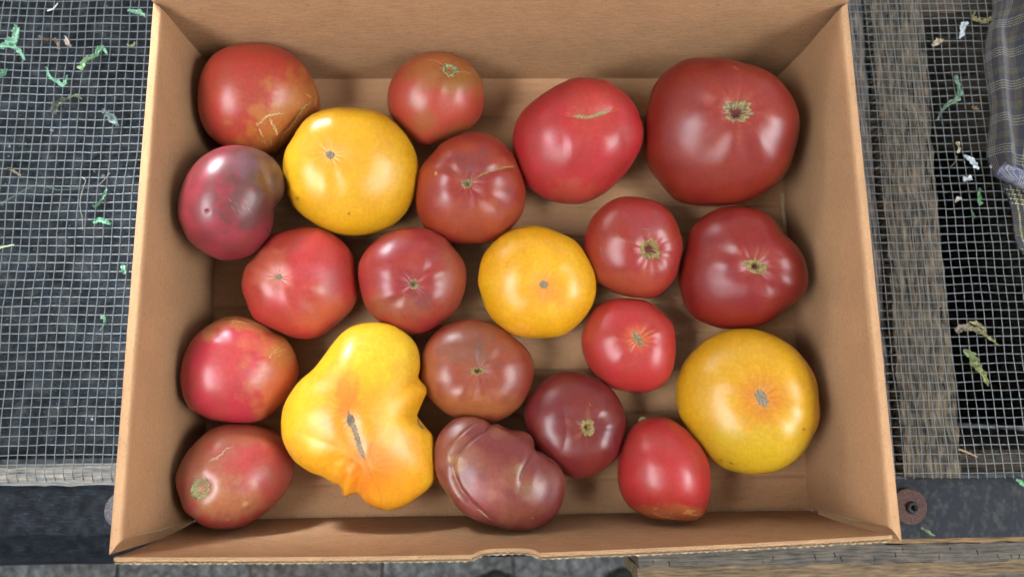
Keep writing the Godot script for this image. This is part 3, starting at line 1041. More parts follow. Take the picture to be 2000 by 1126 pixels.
	tomato("dark_tomato", "tall dark tomato touching the left wall, pink on one side and brown on the other", "dark tomatoes in the box", Vector3(-0.1747, 0.0569, -0.0450), Basis(Vector3(0.9344, -0.3431, -0.0955), Vector3(0.3561, 0.8956, 0.2666), Vector3(-0.0060, -0.2831, 0.9591)),
		[28.8, 26.8, 27.1, 28.5, 30.0, 31.4, 32.9, 34.4, 35.8, 36.5, 36.8, 36.0, 35.2, 34.9, 34.2, 33.0, 32.0, 31.2, 30.2, 29.7, 29.6, 29.7, 30.3, 31.0, 32.0, 33.1, 34.4, 35.6, 36.7, 37.7, 38.4, 38.9, 38.3, 36.8, 34.7, 32.2],
		31.7, 46.7, 2.25, {"core": 0.42, "base": Color("94303a"), "mottle": Color("7c2c30"),
		"dimples": [[-13.1, 5.0, 1.2, 0.5]],
		"creases": [[[Vector2(17.8, -23.3), Vector2(21.6, -11.8), Vector2(26.8, -0.2), Vector2(26.5, 7.2)], 3.7, 1.3, 0]],
		"patches": [[17.2, -12.8, 21.2, 26.2, Color("5e3a32"), 0.85], [25.8, -21.4, 11.2, 15.0, Color("5c4634"), 0.8], [20.8, -16.4, 5.0, 10.0, Color("8a5a2c"), 0.7], [10.1, -23.0, 8.7, 6.2, Color("76505a"), 0.5]],
		"lines": [["scratch", [Vector2(-1.5, -2.4), Vector2(0.8, -0.8)], 0.3, Color("c7a05a"), 0], ["scratch", [Vector2(0.1, 1.8), Vector2(2.3, 4.8)], 0.3, Color("c7a05a"), 0], ["scratch", [Vector2(2.0, -0.8), Vector2(4.3, 1.4)], 0.3, Color("c7a05a"), 0], ["scratch", [Vector2(3.6, 3.3), Vector2(5.8, 7.1)], 0.3, Color("c7a05a"), 0], ["scratch", [Vector2(5.6, 0.7), Vector2(7.8, 3.7)], 0.3, Color("c7a05a"), 0], ["scratch", [Vector2(7.5, -1.9), Vector2(9.8, 0.3)], 0.3, Color("c7a05a"), 0], ["scratch", [Vector2(9.1, 2.3), Vector2(11.4, 6.0)], 0.3, Color("c7a05a"), 0]]})
	tomato("yellow_tomato", "big yellow tomato with a small grey scar, beside the cracked corner tomato", "yellow tomatoes in the box", Vector3(-0.1036, 0.0382, -0.0720), Basis(Vector3(0.9790, -0.1944, -0.0619), Vector3(0.2040, 0.9251, 0.3202), Vector3(-0.0050, -0.3261, 0.9453)),
		[45.6, 45.4, 45.4, 45.6, 45.6, 45.5, 45.2, 44.4, 43.6, 43.0, 42.6, 42.4, 42.4, 42.4, 43.4, 44.0, 44.0, 43.0, 43.1, 43.4, 43.2, 42.6, 42.6, 42.9, 43.2, 42.8, 42.1, 41.7, 42.0, 42.9, 43.6, 44.0, 44.2, 44.7, 45.4, 45.6],
		31.5, 30.6, 2.25, {"rays": true, "core": 0.42, "base": Color("e0a206"), "mottle": Color("dc9c04"),
		"dimples": [[-13.2, -11.4, 15.2, 3.2]],
		"ribs": [[-13.2, -11.2, 6, 0.5, 1.0, 43.0]],
		"patches": [[-3.4, -10.1, 15.2, 10.1, Color("ea9a14"), 0.6], [-1.9, 27.1, 0.8, 0.8, Color("6a4a18"), 0.9], [-33.9, 17.4, 1.1, 1.0, Color("6a4a18"), 0.8]],
		"flames": [[-13.2, -11.2, 24.0, Color("e88a18"), 0.9, 13], [-13.2, -11.2, 7.6, Color("f0c070"), 0.4, 9]],
		"blobs": [["blossom_scar", -13.2, -11.2, 3.0, 3.0, 0, 0, Color("93866f")]]})
	tomato("dark_tomato", "dark red tomato with a thin zipper scar running from its centre to its edge", "dark tomatoes in the box", Vector3(-0.0235, 0.0300, -0.0626), Basis(Vector3(0.9993, -0.0372, -0.0061), Vector3(0.0373, 0.9520, 0.3037), Vector3(-0.0055, -0.3037, 0.9528)),
		[37.6, 38.2, 39.0, 39.6, 39.4, 39.9, 39.9, 39.3, 38.8, 38.3, 38.9, 39.9, 40.4, 40.9, 41.0, 40.4, 39.0, 37.9, 37.1, 36.4, 35.7, 34.9, 34.6, 34.9, 35.2, 35.6, 36.4, 37.4, 37.7, 37.8, 37.5, 36.9, 36.3, 35.9, 35.9, 36.7],
		28.0, 28.0, 2.25, {"core": 0.42, "base": Color("902d22"), "mottle": Color("9a381c"),
		"dimples": [[-2.0, -3.7, 9.4, 3.5]],
		"ribs": [[-2.3, -3.3, 6, 0.0, 1.4, 37.7]],
		"creases": [[[Vector2(1.4, -6.1), Vector2(10.0, -9.4), Vector2(20.1, -13.2), Vector2(32.6, -14.9)], 2.8, 1.1, 0]],
		"patches": [[-1.0, -16.1, 11.3, 7.5, Color("6e3a3a"), 0.5], [9.9, 22.0, 25.2, 11.3, Color("a3502f"), 0.5], [-22.0, -9.1, 0.8, 1.0, Color("e0b050"), 0.9]],
		"blobs": [["blossom_scar", -2.3, -3.3, 4.5, 3.3, -0.5, 0.2, Color("8f7c54")]],
		"lines": [["growth_crack", [Vector2(0.8, -6.1), Vector2(6.3, -8.6), Vector2(12.5, -10.7), Vector2(20.1, -13.1), Vector2(26.6, -14.2), Vector2(33.2, -14.8)], 1.9, Color("8d7846"), 1]]})
	tomato("yellow_tomato", "golden yellow tomato in the middle of the box with an orange blush under its scar", "yellow tomatoes in the box", Vector3(0.0212, 0.0273, 0.0027), Basis(Vector3(0.9983, 0.0562, 0.0184), Vector3(-0.0585, 0.9836, 0.1705), Vector3(-0.0085, -0.1713, 0.9852)),
		[39.4, 39.7, 39.7, 39.4, 39.5, 39.5, 39.3, 38.6, 37.9, 37.9, 38.2, 38.8, 39.1, 39.0, 39.3, 39.0, 38.6, 38.8, 39.7, 39.8, 40.2, 40.2, 40.0, 39.9, 39.7, 39.1, 38.4, 37.7, 37.1, 36.8, 36.8, 37.1, 37.2, 37.5, 38.2, 39.0],
		28.7, 26.4, 2.25, {"rays": true, "core": 0.42, "base": Color("e2a202"), "mottle": Color("e09a02"),
		"dimples": [[4.5, 1.3, 13.4, 2.8]],
		"ribs": [[4.5, 1.3, 6, 1.0, 0.9, 39.1]],
		"patches": [[8.4, 8.3, 8.6, 6.1, Color("f08a20"), 0.5], [-17.6, 32.5, 14.7, 4.9, Color("ee9828"), 0.6]],
		"flames": [[4.5, 2.8, 13.4, Color("ee8a2a"), 0.9, 13]],
		"blobs": [["blossom_scar", 4.5, 1.3, 3.2, 2.9, 0.3, 0, Color("93866f")]]})
	tomato("dark_tomato", "dull red tomato with a pale swollen rim around a large tan scar", "dark tomatoes in the box", Vector3(0.0863, 0.0301, -0.0204), Basis(Vector3(0.9807, 0.1887, 0.0503), Vector3(-0.1952, 0.9567, 0.2158), Vector3(-0.0074, -0.2215, 0.9751)),
		[32.6, 32.7, 33.2, 34.0, 35.1, 36.0, 36.8, 36.5, 35.1, 34.1, 33.4, 33.0, 32.8, 33.3, 33.9, 33.8, 33.9, 33.8, 33.4, 33.4, 33.4, 33.6, 33.9, 34.1, 34.6, 34.8, 34.4, 33.9, 33.7, 33.7, 33.6, 33.7, 33.5, 33.0, 32.6, 32.5],
		25.8, 29.1, 2.25, {"core": 0.42, "base": Color("9c2a26"), "mottle": Color("96301f"),
		"dimples": [[12.7, 1.5, 10.7, 4.2]],
		"ribs": [[12.7, 1.5, 5, 0.4, 1.1, 32.7]],
		"patches": [[6.8, -14.3, 12.6, 7.5, Color("8f3f44"), 0.4], [-8.7, 25.4, 25.1, 8.8, Color("ab5230"), 0.5]],
		"blobs": [["blossom_scar", 12.4, 1.9, 8.0, 7.5, 0.8, 0.45, Color("8d7846")]],
		"lines": [["speck", [Vector2(6.6, -12.1), Vector2(8.6, -11.6), Vector2(10.4, -12.1)], 0.6, Color("b98a5a"), 0], ["speck", [Vector2(-21.1, -0.3), Vector2(-20.3, 2.8)], 0.5, Color("c0905a"), 0], ["scar_fibre", [Vector2(8.7, 0.9), Vector2(11.7, -0.9)], 0.6, Color("8d7846"), 0], ["scar_fibre", [Vector2(11.1, 0.5), Vector2(10.5, -2.1)], 0.6, Color("8d7846"), 0]]})
	tomato("dark_tomato", "dark crimson heart-shaped tomato beside the right wall, under the biggest one", "dark tomatoes in the box", Vector3(0.1601, 0.0327, -0.0054), Basis(Vector3(0.9400, 0.3331, 0.0731), Vector3(-0.3410, 0.9230, 0.1785), Vector3(-0.0081, -0.1927, 0.9812)),
		[39.4, 40.3, 40.7, 40.3, 39.1, 38.2, 38.2, 39.1, 39.6, 40.6, 42.3, 44.0, 45.1, 46.8, 46.7, 45.7, 44.4, 42.8, 41.4, 40.9, 41.3, 42.7, 43.4, 43.4, 43.3, 42.9, 42.0, 41.0, 39.7, 38.4, 36.7, 34.0, 32.8, 33.8, 35.5, 37.7],
		27.8, 27.8, 2.35, {"core": 0.42, "base": Color("821d1b"), "mottle": Color("88251b"),
		"dimples": [[7.0, -0.2, 9.7, 4.2]],
		"ribs": [[7.0, -0.4, 5, 0.9, 1.8, 43.9]],
		"flames": [[7.0, -0.4, 19.4, Color("a84a48"), 0.3, 11]],
		"blobs": [["blossom_scar", 7.3, -0.6, 8.0, 5.2, 0.35, 0.3, Color("8d7846")]]})
	tomato("red_tomato", "pinkish red tomato with a tiny grey scar and angular shoulders, left of the centre", "red tomatoes in the box", Vector3(-0.1371, 0.0299, 0.0022), Basis(Vector3(0.9614, -0.2725, -0.0388), Vector3(0.2751, 0.9470, 0.1661), Vector3(-0.0085, -0.1704, 0.9853)),
		[37.9, 38.6, 38.4, 37.7, 37.1, 37.1, 37.5, 37.9, 37.6, 36.7, 35.9, 35.3, 35.2, 36.0, 36.5, 35.3, 34.5, 35.2, 36.0, 35.5, 34.3, 33.2, 33.1, 33.7, 35.7, 36.3, 36.3, 36.8, 37.5, 38.3, 38.7, 38.9, 39.4, 39.6, 38.9, 38.0],
		29.4, 27.9, 2.25, {"rays": true, "core": 0.42, "base": Color("b3342f"), "mottle": Color("ac3a2c"),
		"dimples": [[-13.1, -3.6, 7.6, 1.0]],
		"ribs": [[-13.1, -3.9, 6, 0.0, 1.6, 53.0]],
		"patches": [[-20.0, -11.3, 13.9, 11.4, Color("bf6a4a"), 0.45], [16.7, 17.7, 18.9, 11.4, Color("b9603a"), 0.5], [5.0, -6.6, 20.2, 5.1, Color("b94450"), 0.3]],
		"flames": [[-13.1, -3.9, 11.4, Color("d88a78"), 0.55, 11]],
		"blobs": [["blossom_scar", -13.1, -3.9, 2.4, 2.0, 0.2, 0, Color("93866f")]]})
	tomato("dark_tomato", "round dark tomato with a small star scar, directly above the knobbly yellow one", "dark tomatoes in the box", Vector3(-0.0627, 0.0273, 0.0010), Basis(Vector3(0.9924, -0.1220, -0.0129), Vector3(0.1224, 0.9773, 0.1731), Vector3(-0.0085, -0.1734, 0.9848)),
		[36.3, 35.8, 35.4, 35.3, 34.9, 34.6, 35.1, 36.0, 36.5, 36.0, 35.2, 34.5, 34.6, 35.0, 35.1, 34.8, 34.6, 34.8, 35.3, 36.0, 36.4, 36.5, 36.3, 35.9, 35.9, 36.2, 36.2, 36.1, 36.0, 36.2, 36.2, 36.2, 35.6, 35.8, 36.3, 36.4],
		26.4, 26.4, 2.25, {"core": 0.42, "base": Color("902826"), "mottle": Color("983426"),
		"dimples": [[0.8, 2.2, 9.3, 2.6]],
		"ribs": [[0.8, 2.2, 6, 0.6, 1.5, 37.1]],
		"patches": [[27.6, -1.7, 9.9, 24.7, Color("9a5634"), 0.5], [-11.4, 16.5, 21.0, 7.4, Color("8d5a34"), 0.45], [6.0, 10.4, 6.2, 6.2, Color("5e3438"), 0.45]],
		"blobs": [["blossom_scar", 0.8, 2.2, 3.7, 3.6, 0.0, 0.3, Color("8f7c54")]]})
	tomato("red_tomato", "shiny rose red tomato by the left wall with fine cracks around its top", "red tomatoes in the box", Vector3(-0.1732, 0.0317, 0.0588), Basis(Vector3(0.9373, -0.3484, -0.0056), Vector3(0.3483, 0.9362, 0.0472), Vector3(-0.0112, -0.0462, 0.9989)),
		[36.7, 36.8, 36.7, 36.6, 36.2, 35.9, 36.2, 35.6, 34.5, 33.7, 33.7, 34.2, 35.2, 36.2, 36.9, 36.3, 35.4, 34.8, 34.3, 34.1, 34.2, 33.9, 33.7, 34.1, 34.7, 35.0, 34.6, 33.8, 33.1, 32.3, 31.8, 31.6, 34.1, 35.3, 35.9, 36.4],
		30.7, 30.0, 2.25, {"core": 0.42, "base": Color("b72f3c"), "mottle": Color("b03a38"),
		"ribs": [[-1.6, -12.2, 4, 1.1, 1.2, 41.9]],
		"patches": [[24.7, 5.2, 16.5, 33.0, Color("bd6a3a"), 0.7], [-2.4, -29.3, 27.9, 5.1, Color("b9743c"), 0.7], [24.2, -14.0, 10.2, 8.9, Color("b57834"), 0.6], [4.7, -17.1, 6.3, 5.1, Color("c0603a"), 0.4], [-18.2, -19.3, 3.8, 3.8, Color("c09050"), 0.5]],
		"lines": [["growth_crack", [Vector2(-8.0, -30.8), Vector2(-5.7, -29.4), Vector2(-2.5, -32.0)], 0.6, Color("c8a560"), 0], ["growth_crack", [Vector2(-5.6, -26.6), Vector2(-4.6, -29.8), Vector2(-0.2, -29.3), Vector2(5.5, -27.6)], 0.6, Color("c8a560"), 0], ["growth_crack", [Vector2(-11.7, -33.0), Vector2(-7.1, -33.2), Vector2(-2.5, -32.0)], 0.6, Color("c8a560"), 0], ["growth_crack", [Vector2(5.5, -29.6), Vector2(11.3, -27.4), Vector2(17.3, -24.6)], 0.6, Color("c8a560"), 0], ["growth_crack", [Vector2(3.2, -30.9), Vector2(9.0, -30.0), Vector2(14.9, -27.2)], 0.6, Color("c8a560"), 0], ["growth_crack", [Vector2(17.4, -6.0), Vector2(18.4, -9.6), Vector2(21.9, -10.8), Vector2(27.9, -14.1)], 0.6, Color("c8a560"), 0], ["growth_crack", [Vector2(21.9, -7.8), Vector2(27.9, -11.6)], 0.6, Color("c8a560"), 0], ["growth_crack", [Vector2(18.4, -10.2), Vector2(24.2, -14.0)], 0.6, Color("c8a560"), 0], ["growth_crack", [Vector2(23.0, -10.9), Vector2(28.5, -12.9)], 0.6, Color("c8a560"), 0], ["growth_crack", [Vector2(24.2, -15.2), Vector2(26.1, -17.2)], 0.6, Color("c8a560"), 0], ["growth_crack", [Vector2(16.8, -6.6), Vector2(17.3, -8.4)], 0.6, Color("c8a560"), 0]]})
	tomato("yellow_tomato", "huge knobbly golden tomato with lobes, a nose and a long grey scar", "yellow tomatoes in the box", Vector3(-0.0927, 0.0380, 0.0894), Basis(Vector3(0.9813, -0.1919, 0.0162), Vector3(0.1922, 0.9812, -0.0175), Vector3(-0.0125, 0.0203, 0.9997)),
		[35.4, 38.0, 41.8, 47.0, 49.8, 52.5, 55.4, 58.9, 62.0, 62.6, 62.3, 62.3, 62.3, 62.0, 61.1, 59.1, 56.0, 52.7, 47.5, 47.6, 48.7, 43.6, 43.1, 42.5, 42.4, 43.3, 44.2, 45.1, 46.1, 47.2, 47.9, 48.4, 48.7, 48.7, 48.4, 48.2, 47.9, 47.6, 47.0, 46.2, 45.4, 44.7, 44.0, 43.1, 42.5, 42.5, 43.2, 44.3, 45.9, 48.3, 51.1, 54.0, 56.5, 58.1, 59.1, 59.8, 60.3, 60.7, 60.4, 59.7, 58.7, 57.1, 54.5, 51.2, 47.4, 43.0, 43.3, 44.2, 43.2, 40.3, 38.0, 36.4],
		30.2, 35.2, 2.20, {"core": 0.25, "base": Color("eeac14"), "mottle": Color("eea010"),
		"creases": [[[Vector2(-10.5, 40.4), Vector2(-6.1, 32.1), Vector2(-3.4, 24.6)], 2.9, 1.5, 0], [[Vector2(-1.0, 45.1), Vector2(0.6, 35.2), Vector2(-0.4, 27.6)], 2.9, 1.5, 0], [[Vector2(-8.3, -3.6), Vector2(-4.0, 9.8), Vector2(2.4, 24.6)], 4.2, 2.0, 0], [[Vector2(-41.4, 8.4), Vector2(-25.9, 14.2), Vector2(-6.6, 20.1)], 8.0, 1.2, 0], [[Vector2(4.0, 26.1), Vector2(8.9, 38.2), Vector2(14.4, 55.6)], 1.6, 0.9, 0], [[Vector2(-24.6, 35.6), Vector2(-15.2, 27.7), Vector2(-6.5, 23.1)], 4.2, 1.4, 0]],
		"patches": [[-7.9, -12.5, 6.4, 11.2, Color("f07a1c"), 0.7], [17.9, 38.4, 20.8, 19.2, Color("ef9510"), 0.65], [2.7, -49.1, 35.1, 17.6, Color("e6bb1c"), 0.65], [28.3, -40.2, 9.6, 19.2, Color("d9b020"), 0.5], [-38.8, 22.0, 4.8, 2.6, Color("c08a30"), 0.35], [22.3, -12.9, 19.2, 9.6, Color("f0a210"), 0.5], [5.2, 20.2, 9.6, 9.6, Color("f3a868"), 0.45]],
		"flames": [[-7.5, -2.1, 25.5, Color("ea6218"), 0.75, 15], [4.1, 29.1, 28.7, Color("ea601c"), 0.75, 13]],
		"blobs": [["blossom_scar", -6.2, 2.3, 2.7, 3.5, 0, 0, Color("857660")]],
		"lines": [["blossom_scar", [Vector2(-7.7, -3.6), Vector2(-6.8, 0.9), Vector2(-4.9, 5.6), Vector2(-2.3, 11.3), Vector2(-0.7, 17.0), Vector2(1.9, 22.7), Vector2(3.6, 25.7)], 6.1, Color("857660"), 1], ["growth_crack", [Vector2(-0.5, 21.8), Vector2(-2.1, 23.6), Vector2(-3.2, 25.7)], 1.1, Color("b08a50"), 0], ["growth_crack", [Vector2(4.2, 27.5), Vector2(6.0, 31.8), Vector2(8.1, 36.6), Vector2(10.7, 41.6), Vector2(12.9, 46.1), Vector2(13.9, 51.4), Vector2(14.2, 54.6)], 0.7, Color("a88a30"), 0], ["blossom_scar", [Vector2(34.8, 1.2), Vector2(35.5, 5.0), Vector2(38.7, 8.2)], 2.7, Color("8a7450"), 1]]})
	tomato("dark_tomato", "brownish red oval tomato between the knobbly yellow one and the golden middle one", "dark tomatoes in the box", Vector3(-0.0198, 0.0230, 0.0608), Basis(Vector3(0.9995, -0.0309, 0.0098), Vector3(0.0304, 0.9985, 0.0450), Vector3(-0.0112, -0.0447, 0.9989)),
		[37.8, 37.9, 38.0, 38.2, 37.9, 36.9, 36.3, 35.5, 34.1, 33.0, 32.7, 33.1, 33.9, 34.7, 35.6, 36.5, 36.9, 37.6, 37.4, 37.5, 37.9, 38.0, 37.6, 37.0, 36.2, 35.4, 34.6, 33.8, 33.1, 32.3, 31.7, 32.1, 33.3, 35.1, 36.5, 37.4],
		24.3, 22.9, 2.25, {"core": 0.42, "base": Color("883826"), "mottle": Color("904224"),
		"dimples": [[0.4, 0.4, 12.2, 3.6]],
		"ribs": [[0.4, 0.4, 6, 0.2, 1.4, 36.7]],
		"patches": [[-4.2, -15.8, 19.6, 13.5, Color("7a4a34"), 0.6], [-29.6, 5.9, 8.6, 19.6, Color("96542c"), 0.5], [-2.7, 22.6, 30.6, 7.3, Color("a0602f"), 0.55], [0.7, -13.4, 2.4, 7.3, Color("6a4a40"), 0.5]],
		"blobs": [["blossom_scar", 0.4, 0.4, 5.9, 3.3, 0.0, 0.3, Color("8d7846")]],
		"lines": [["scar_fibre", [Vector2(-1.0, 1.0), Vector2(2.0, -1.4)], 0.7, Color("8d7846"), 0], ["scar_fibre", [Vector2(0.2, -1.4), Vector2(2.0, 1.6)], 0.7, Color("8d7846"), 0]]})
	tomato("red_tomato", "small bright red tomato with a slanting tan scar and orange rays", "red tomatoes in the box", Vector3(0.0819, 0.0247, 0.0455), Basis(Vector3(0.9821, 0.1866, 0.0254), Vector3(-0.1880, 0.9791, 0.0770), Vector3(-0.0105, -0.0804, 0.9967)),
		[30.8, 30.9, 31.3, 32.5, 33.4, 33.6, 33.3, 32.5, 31.6, 30.9, 30.5, 30.5, 30.4, 30.1, 30.1, 30.2, 30.4, 31.0, 31.6, 31.9, 32.1, 32.4, 33.0, 33.3, 33.2, 32.9, 32.1, 31.6, 31.4, 31.5, 31.4, 31.4, 31.6, 31.7, 31.5, 31.0],
		24.1, 24.1, 2.25, {"rays": true, "core": 0.42, "base": Color("b42e2c"), "mottle": Color("ae342a"),
		"dimples": [[5.9, -4.4, 8.7, 1.8]],
		"ribs": [[5.9, -4.4, 5, 0.5, 1.2, 32.4]],
		"patches": [[-25.9, -10.2, 7.5, 7.5, Color("c05a3a"), 0.35]],
		"flames": [[5.9, -4.4, 11.2, Color("d8803a"), 0.5, 13]],
		"blobs": [["blossom_scar", 5.9, -4.2, 2.7, 5.7, -0.55, 0, Color("8f7c54")]],
		"lines": [["scar_ray", [Vector2(2.4, -8.6), Vector2(1.0, -11.1)], 0.5, Color("c97a35"), 0], ["scar_ray", [Vector2(9.4, -0.2), Vector2(12.4, 0.4)], 0.5, Color("c97a35"), 0], ["scar_ray", [Vector2(6.4, -0.2), Vector2(6.4, 1.6)], 0.5, Color("c97a35"), 0], ["scar_ray", [Vector2(2.3, -2.0), Vector2(1.1, -1.1)], 0.5, Color("c97a35"), 0], ["scar_ray", [Vector2(10.7, -6.2), Vector2(16.8, -10.1)], 0.5, Color("c97a35"), 0]]})
	tomato("yellow_tomato", "large mustard yellow tomato by the right wall with a red flame around its scar", "yellow tomatoes in the box", Vector3(0.1559, 0.0344, 0.0834), Basis(Vector3(0.9403, 0.3401, 0.0114), Vector3(-0.3401, 0.9404, -0.0042), Vector3(-0.0121, 0.0000, 0.9999)),
		[42.7, 42.7, 42.9, 43.4, 44.2, 44.6, 45.0, 45.6, 45.7, 45.7, 45.5, 45.3, 44.2, 43.4, 42.8, 42.7, 43.5, 44.6, 45.3, 45.9, 46.3, 46.4, 46.6, 46.7, 47.2, 47.2, 47.4, 47.3, 47.2, 46.5, 45.7, 45.1, 44.3, 44.0, 43.9, 43.5],
		32.4, 31.5, 2.25, {"rays": true, "core": 0.42, "base": Color("d89e0a"), "mottle": Color("d49808"),
		"dimples": [[8.7, -2.5, 16.5, 3.0]],
		"ribs": [[8.7, -2.5, 6, 0.0, 1.1, 48.2]],
		"patches": [[7.6, -3.7, 16.5, 17.8, Color("cf7418"), 0.28], [0.2, 32.2, 41.9, 16.5, Color("bfa61e"), 0.45], [7.4, -18.8, 33.0, 10.2, Color("d49a10"), 0.4], [-17.7, 36.0, 1.0, 0.6, Color("3a2a10"), 0.9], [-11.4, 37.6, 1.0, 0.6, Color("3a2a10"), 0.9], [31.4, 16.2, 1.0, 0.6, Color("3a2a10"), 0.9]],
		"flames": [[8.7, -2.5, 19.0, Color("c8601c"), 0.8, 17], [8.7, -2.5, 7.6, Color("f0c060"), 0.35, 11]],
		"blobs": [["blossom_scar", 8.7, -2.5, 3.6, 6.3, -0.35, 0, Color("93866f")]]})
	tomato("red_tomato", "pinkish tomato in the front left corner lying with its green stem scar showing", "red tomatoes in the box", Vector3(-0.1731, 0.0303, 0.1263), Basis(Vector3(0.9381, -0.3429, 0.0492), Vector3(0.3461, 0.9336, -0.0927), Vector3(-0.0141, 0.1040, 0.9945)),
		[34.8, 33.9, 32.5, 31.3, 30.6, 30.1, 30.0, 30.7, 31.6, 31.7, 31.8, 32.0, 32.4, 32.6, 32.9, 32.9, 32.8, 33.2, 33.5, 33.1, 32.6, 32.8, 33.0, 33.2, 33.4, 33.2, 33.1, 33.1, 33.6, 34.6, 35.5, 36.1, 35.9, 35.6, 35.6, 35.6],
		29.2, 28.5, 2.25, {"core": 0.42, "base": Color("ab3c36"), "mottle": Color("a0483a"),
		"dimples": [[-18.7, 6.9, 6.6, 2.6]],
		"ribs": [[-18.7, 7.1, 5, 0.4, 1.4, 46.1]],
		"patches": [[-0.8, -26.4, 28.5, 7.7, Color("a3603a"), 0.5], [-19.2, -2.0, 14.3, 19.7, Color("9c6a48"), 0.5], [-1.3, 14.9, 17.6, 9.9, Color("a87a48"), 0.5], [7.5, 16.4, 1.5, 1.3, Color("c89a60"), 0.7], [-30.6, -5.8, 1.5, 2.0, Color("8a6a3a"), 0.7]],
		"blobs": [["stem_scar", -18.7, 7.1, 5.9, 7.2, 0.0, 0, Color("9aa070")]],
		"lines": [["growth_crack", [Vector2(-15.9, -8.4), Vector2(-12.9, -10.4), Vector2(-9.1, -12.8), Vector2(-6.4, -16.7), Vector2(-2.8, -17.8)], 1.6, Color("a8927a"), 1], ["growth_crack", [Vector2(-12.9, -10.0), Vector2(-10.2, -10.3)], 0.9, Color("a8927a"), 0], ["speck", [Vector2(-2.6, 24.5), Vector2(-1.5, 24.0), Vector2(-0.4, 24.7), Vector2(-1.4, 25.4), Vector2(-2.6, 24.5)], 0.4, Color("d09a70"), 0]]})
	tomato("dark_tomato", "folded brownish tomato with deep creases, leaning on the front wall", "dark tomatoes in the box", Vector3(-0.0053, 0.0388, 0.1258), Basis(Vector3(0.9999, 0.0026, 0.0138), Vector3(-0.0012, 0.9950, -0.0997), Vector3(-0.0140, 0.0996, 0.9949)),
		[40.4, 41.4, 41.9, 42.2, 42.5, 42.8, 42.8, 42.6, 42.3, 41.6, 40.8, 39.8, 38.6, 37.2, 36.0, 35.0, 34.1, 33.0, 31.7, 31.1, 30.7, 30.6, 30.7, 30.9, 31.3, 31.7, 32.2, 32.6, 33.0, 33.2, 33.6, 34.1, 34.7, 35.8, 37.2, 38.6, 39.8, 41.0, 42.0, 43.1, 44.0, 44.7, 45.2, 45.4, 45.1, 44.7, 44.0, 42.6, 40.9, 39.0, 36.2, 33.2, 31.0, 30.5, 29.7, 28.3, 27.8, 27.7, 28.1, 28.9, 29.6, 30.1, 30.1, 29.5, 28.3, 27.0, 28.0, 29.6, 31.6, 34.2, 36.8, 38.9],
		19.6, 35.6, 2.25, {"core": 0.8, "base": Color("75302a"), "mottle": Color("864a34"),
		"creases": [[[Vector2(-5.1, -31.0), Vector2(-11.5, -26.4), Vector2(-18.4, -21.4), Vector2(-24.2, -15.5), Vector2(-28.2, -10.7), Vector2(-29.3, -6.8)], 1.6, 2.6, 0.6], [[Vector2(-29.3, -6.8), Vector2(-28.4, 1.8), Vector2(-24.9, 9.4), Vector2(-18.8, 17.0), Vector2(-12.9, 21.7), Vector2(-4.1, 27.5)], 1.6, 1.6, 0.4], [[Vector2(23.4, -15.5), Vector2(19.1, -8.3), Vector2(15.0, -1.0), Vector2(12.5, 8.4)], 2.3, 1.6, 0.3]],
		"patches": [[12.0, -2.0, 2.3, 2.9, Color("93764c"), 0.6], [-26.0, -4.9, 4.1, 6.1, Color("ab8048"), 0.45], [-5.1, 12.2, 2.5, 2.7, Color("a87a4a"), 0.5], [-9.0, 18.8, 11.3, 18.4, Color("a0504a"), 0.5], [16.4, 9.4, 7.2, 5.1, Color("8c6a48"), 0.4]],
		"lines": [["growth_crack", [Vector2(-14.1, 21.5), Vector2(-11.9, 22.5), Vector2(-9.0, 24.6), Vector2(-6.0, 27.0)], 0.9, Color("8f7c54"), 1], ["speck", [Vector2(19.5, 25.5), Vector2(20.3, 26.0)], 0.8, Color("e8b060"), 0], ["growth_crack", [Vector2(-37.8, 4.8), Vector2(-32.5, 11.6), Vector2(-27.2, 18.3)], 0.5, Color("a07a48"), 0], ["scratch", [Vector2(10.5, 5.6), Vector2(13.3, 4.8)], 0.3, Color("b08a5c"), 0], ["scratch", [Vector2(13.3, 8.5), Vector2(16.0, 7.8)], 0.3, Color("b08a5c"), 0], ["scratch", [Vector2(16.0, 7.7), Vector2(18.8, 6.9)], 0.3, Color("b08a5c"), 0], ["scratch", [Vector2(18.8, 6.8), Vector2(21.6, 6.1)], 0.3, Color("b08a5c"), 0], ["scratch", [Vector2(21.6, 6.0), Vector2(24.4, 5.2)], 0.3, Color("b08a5c"), 0]]})
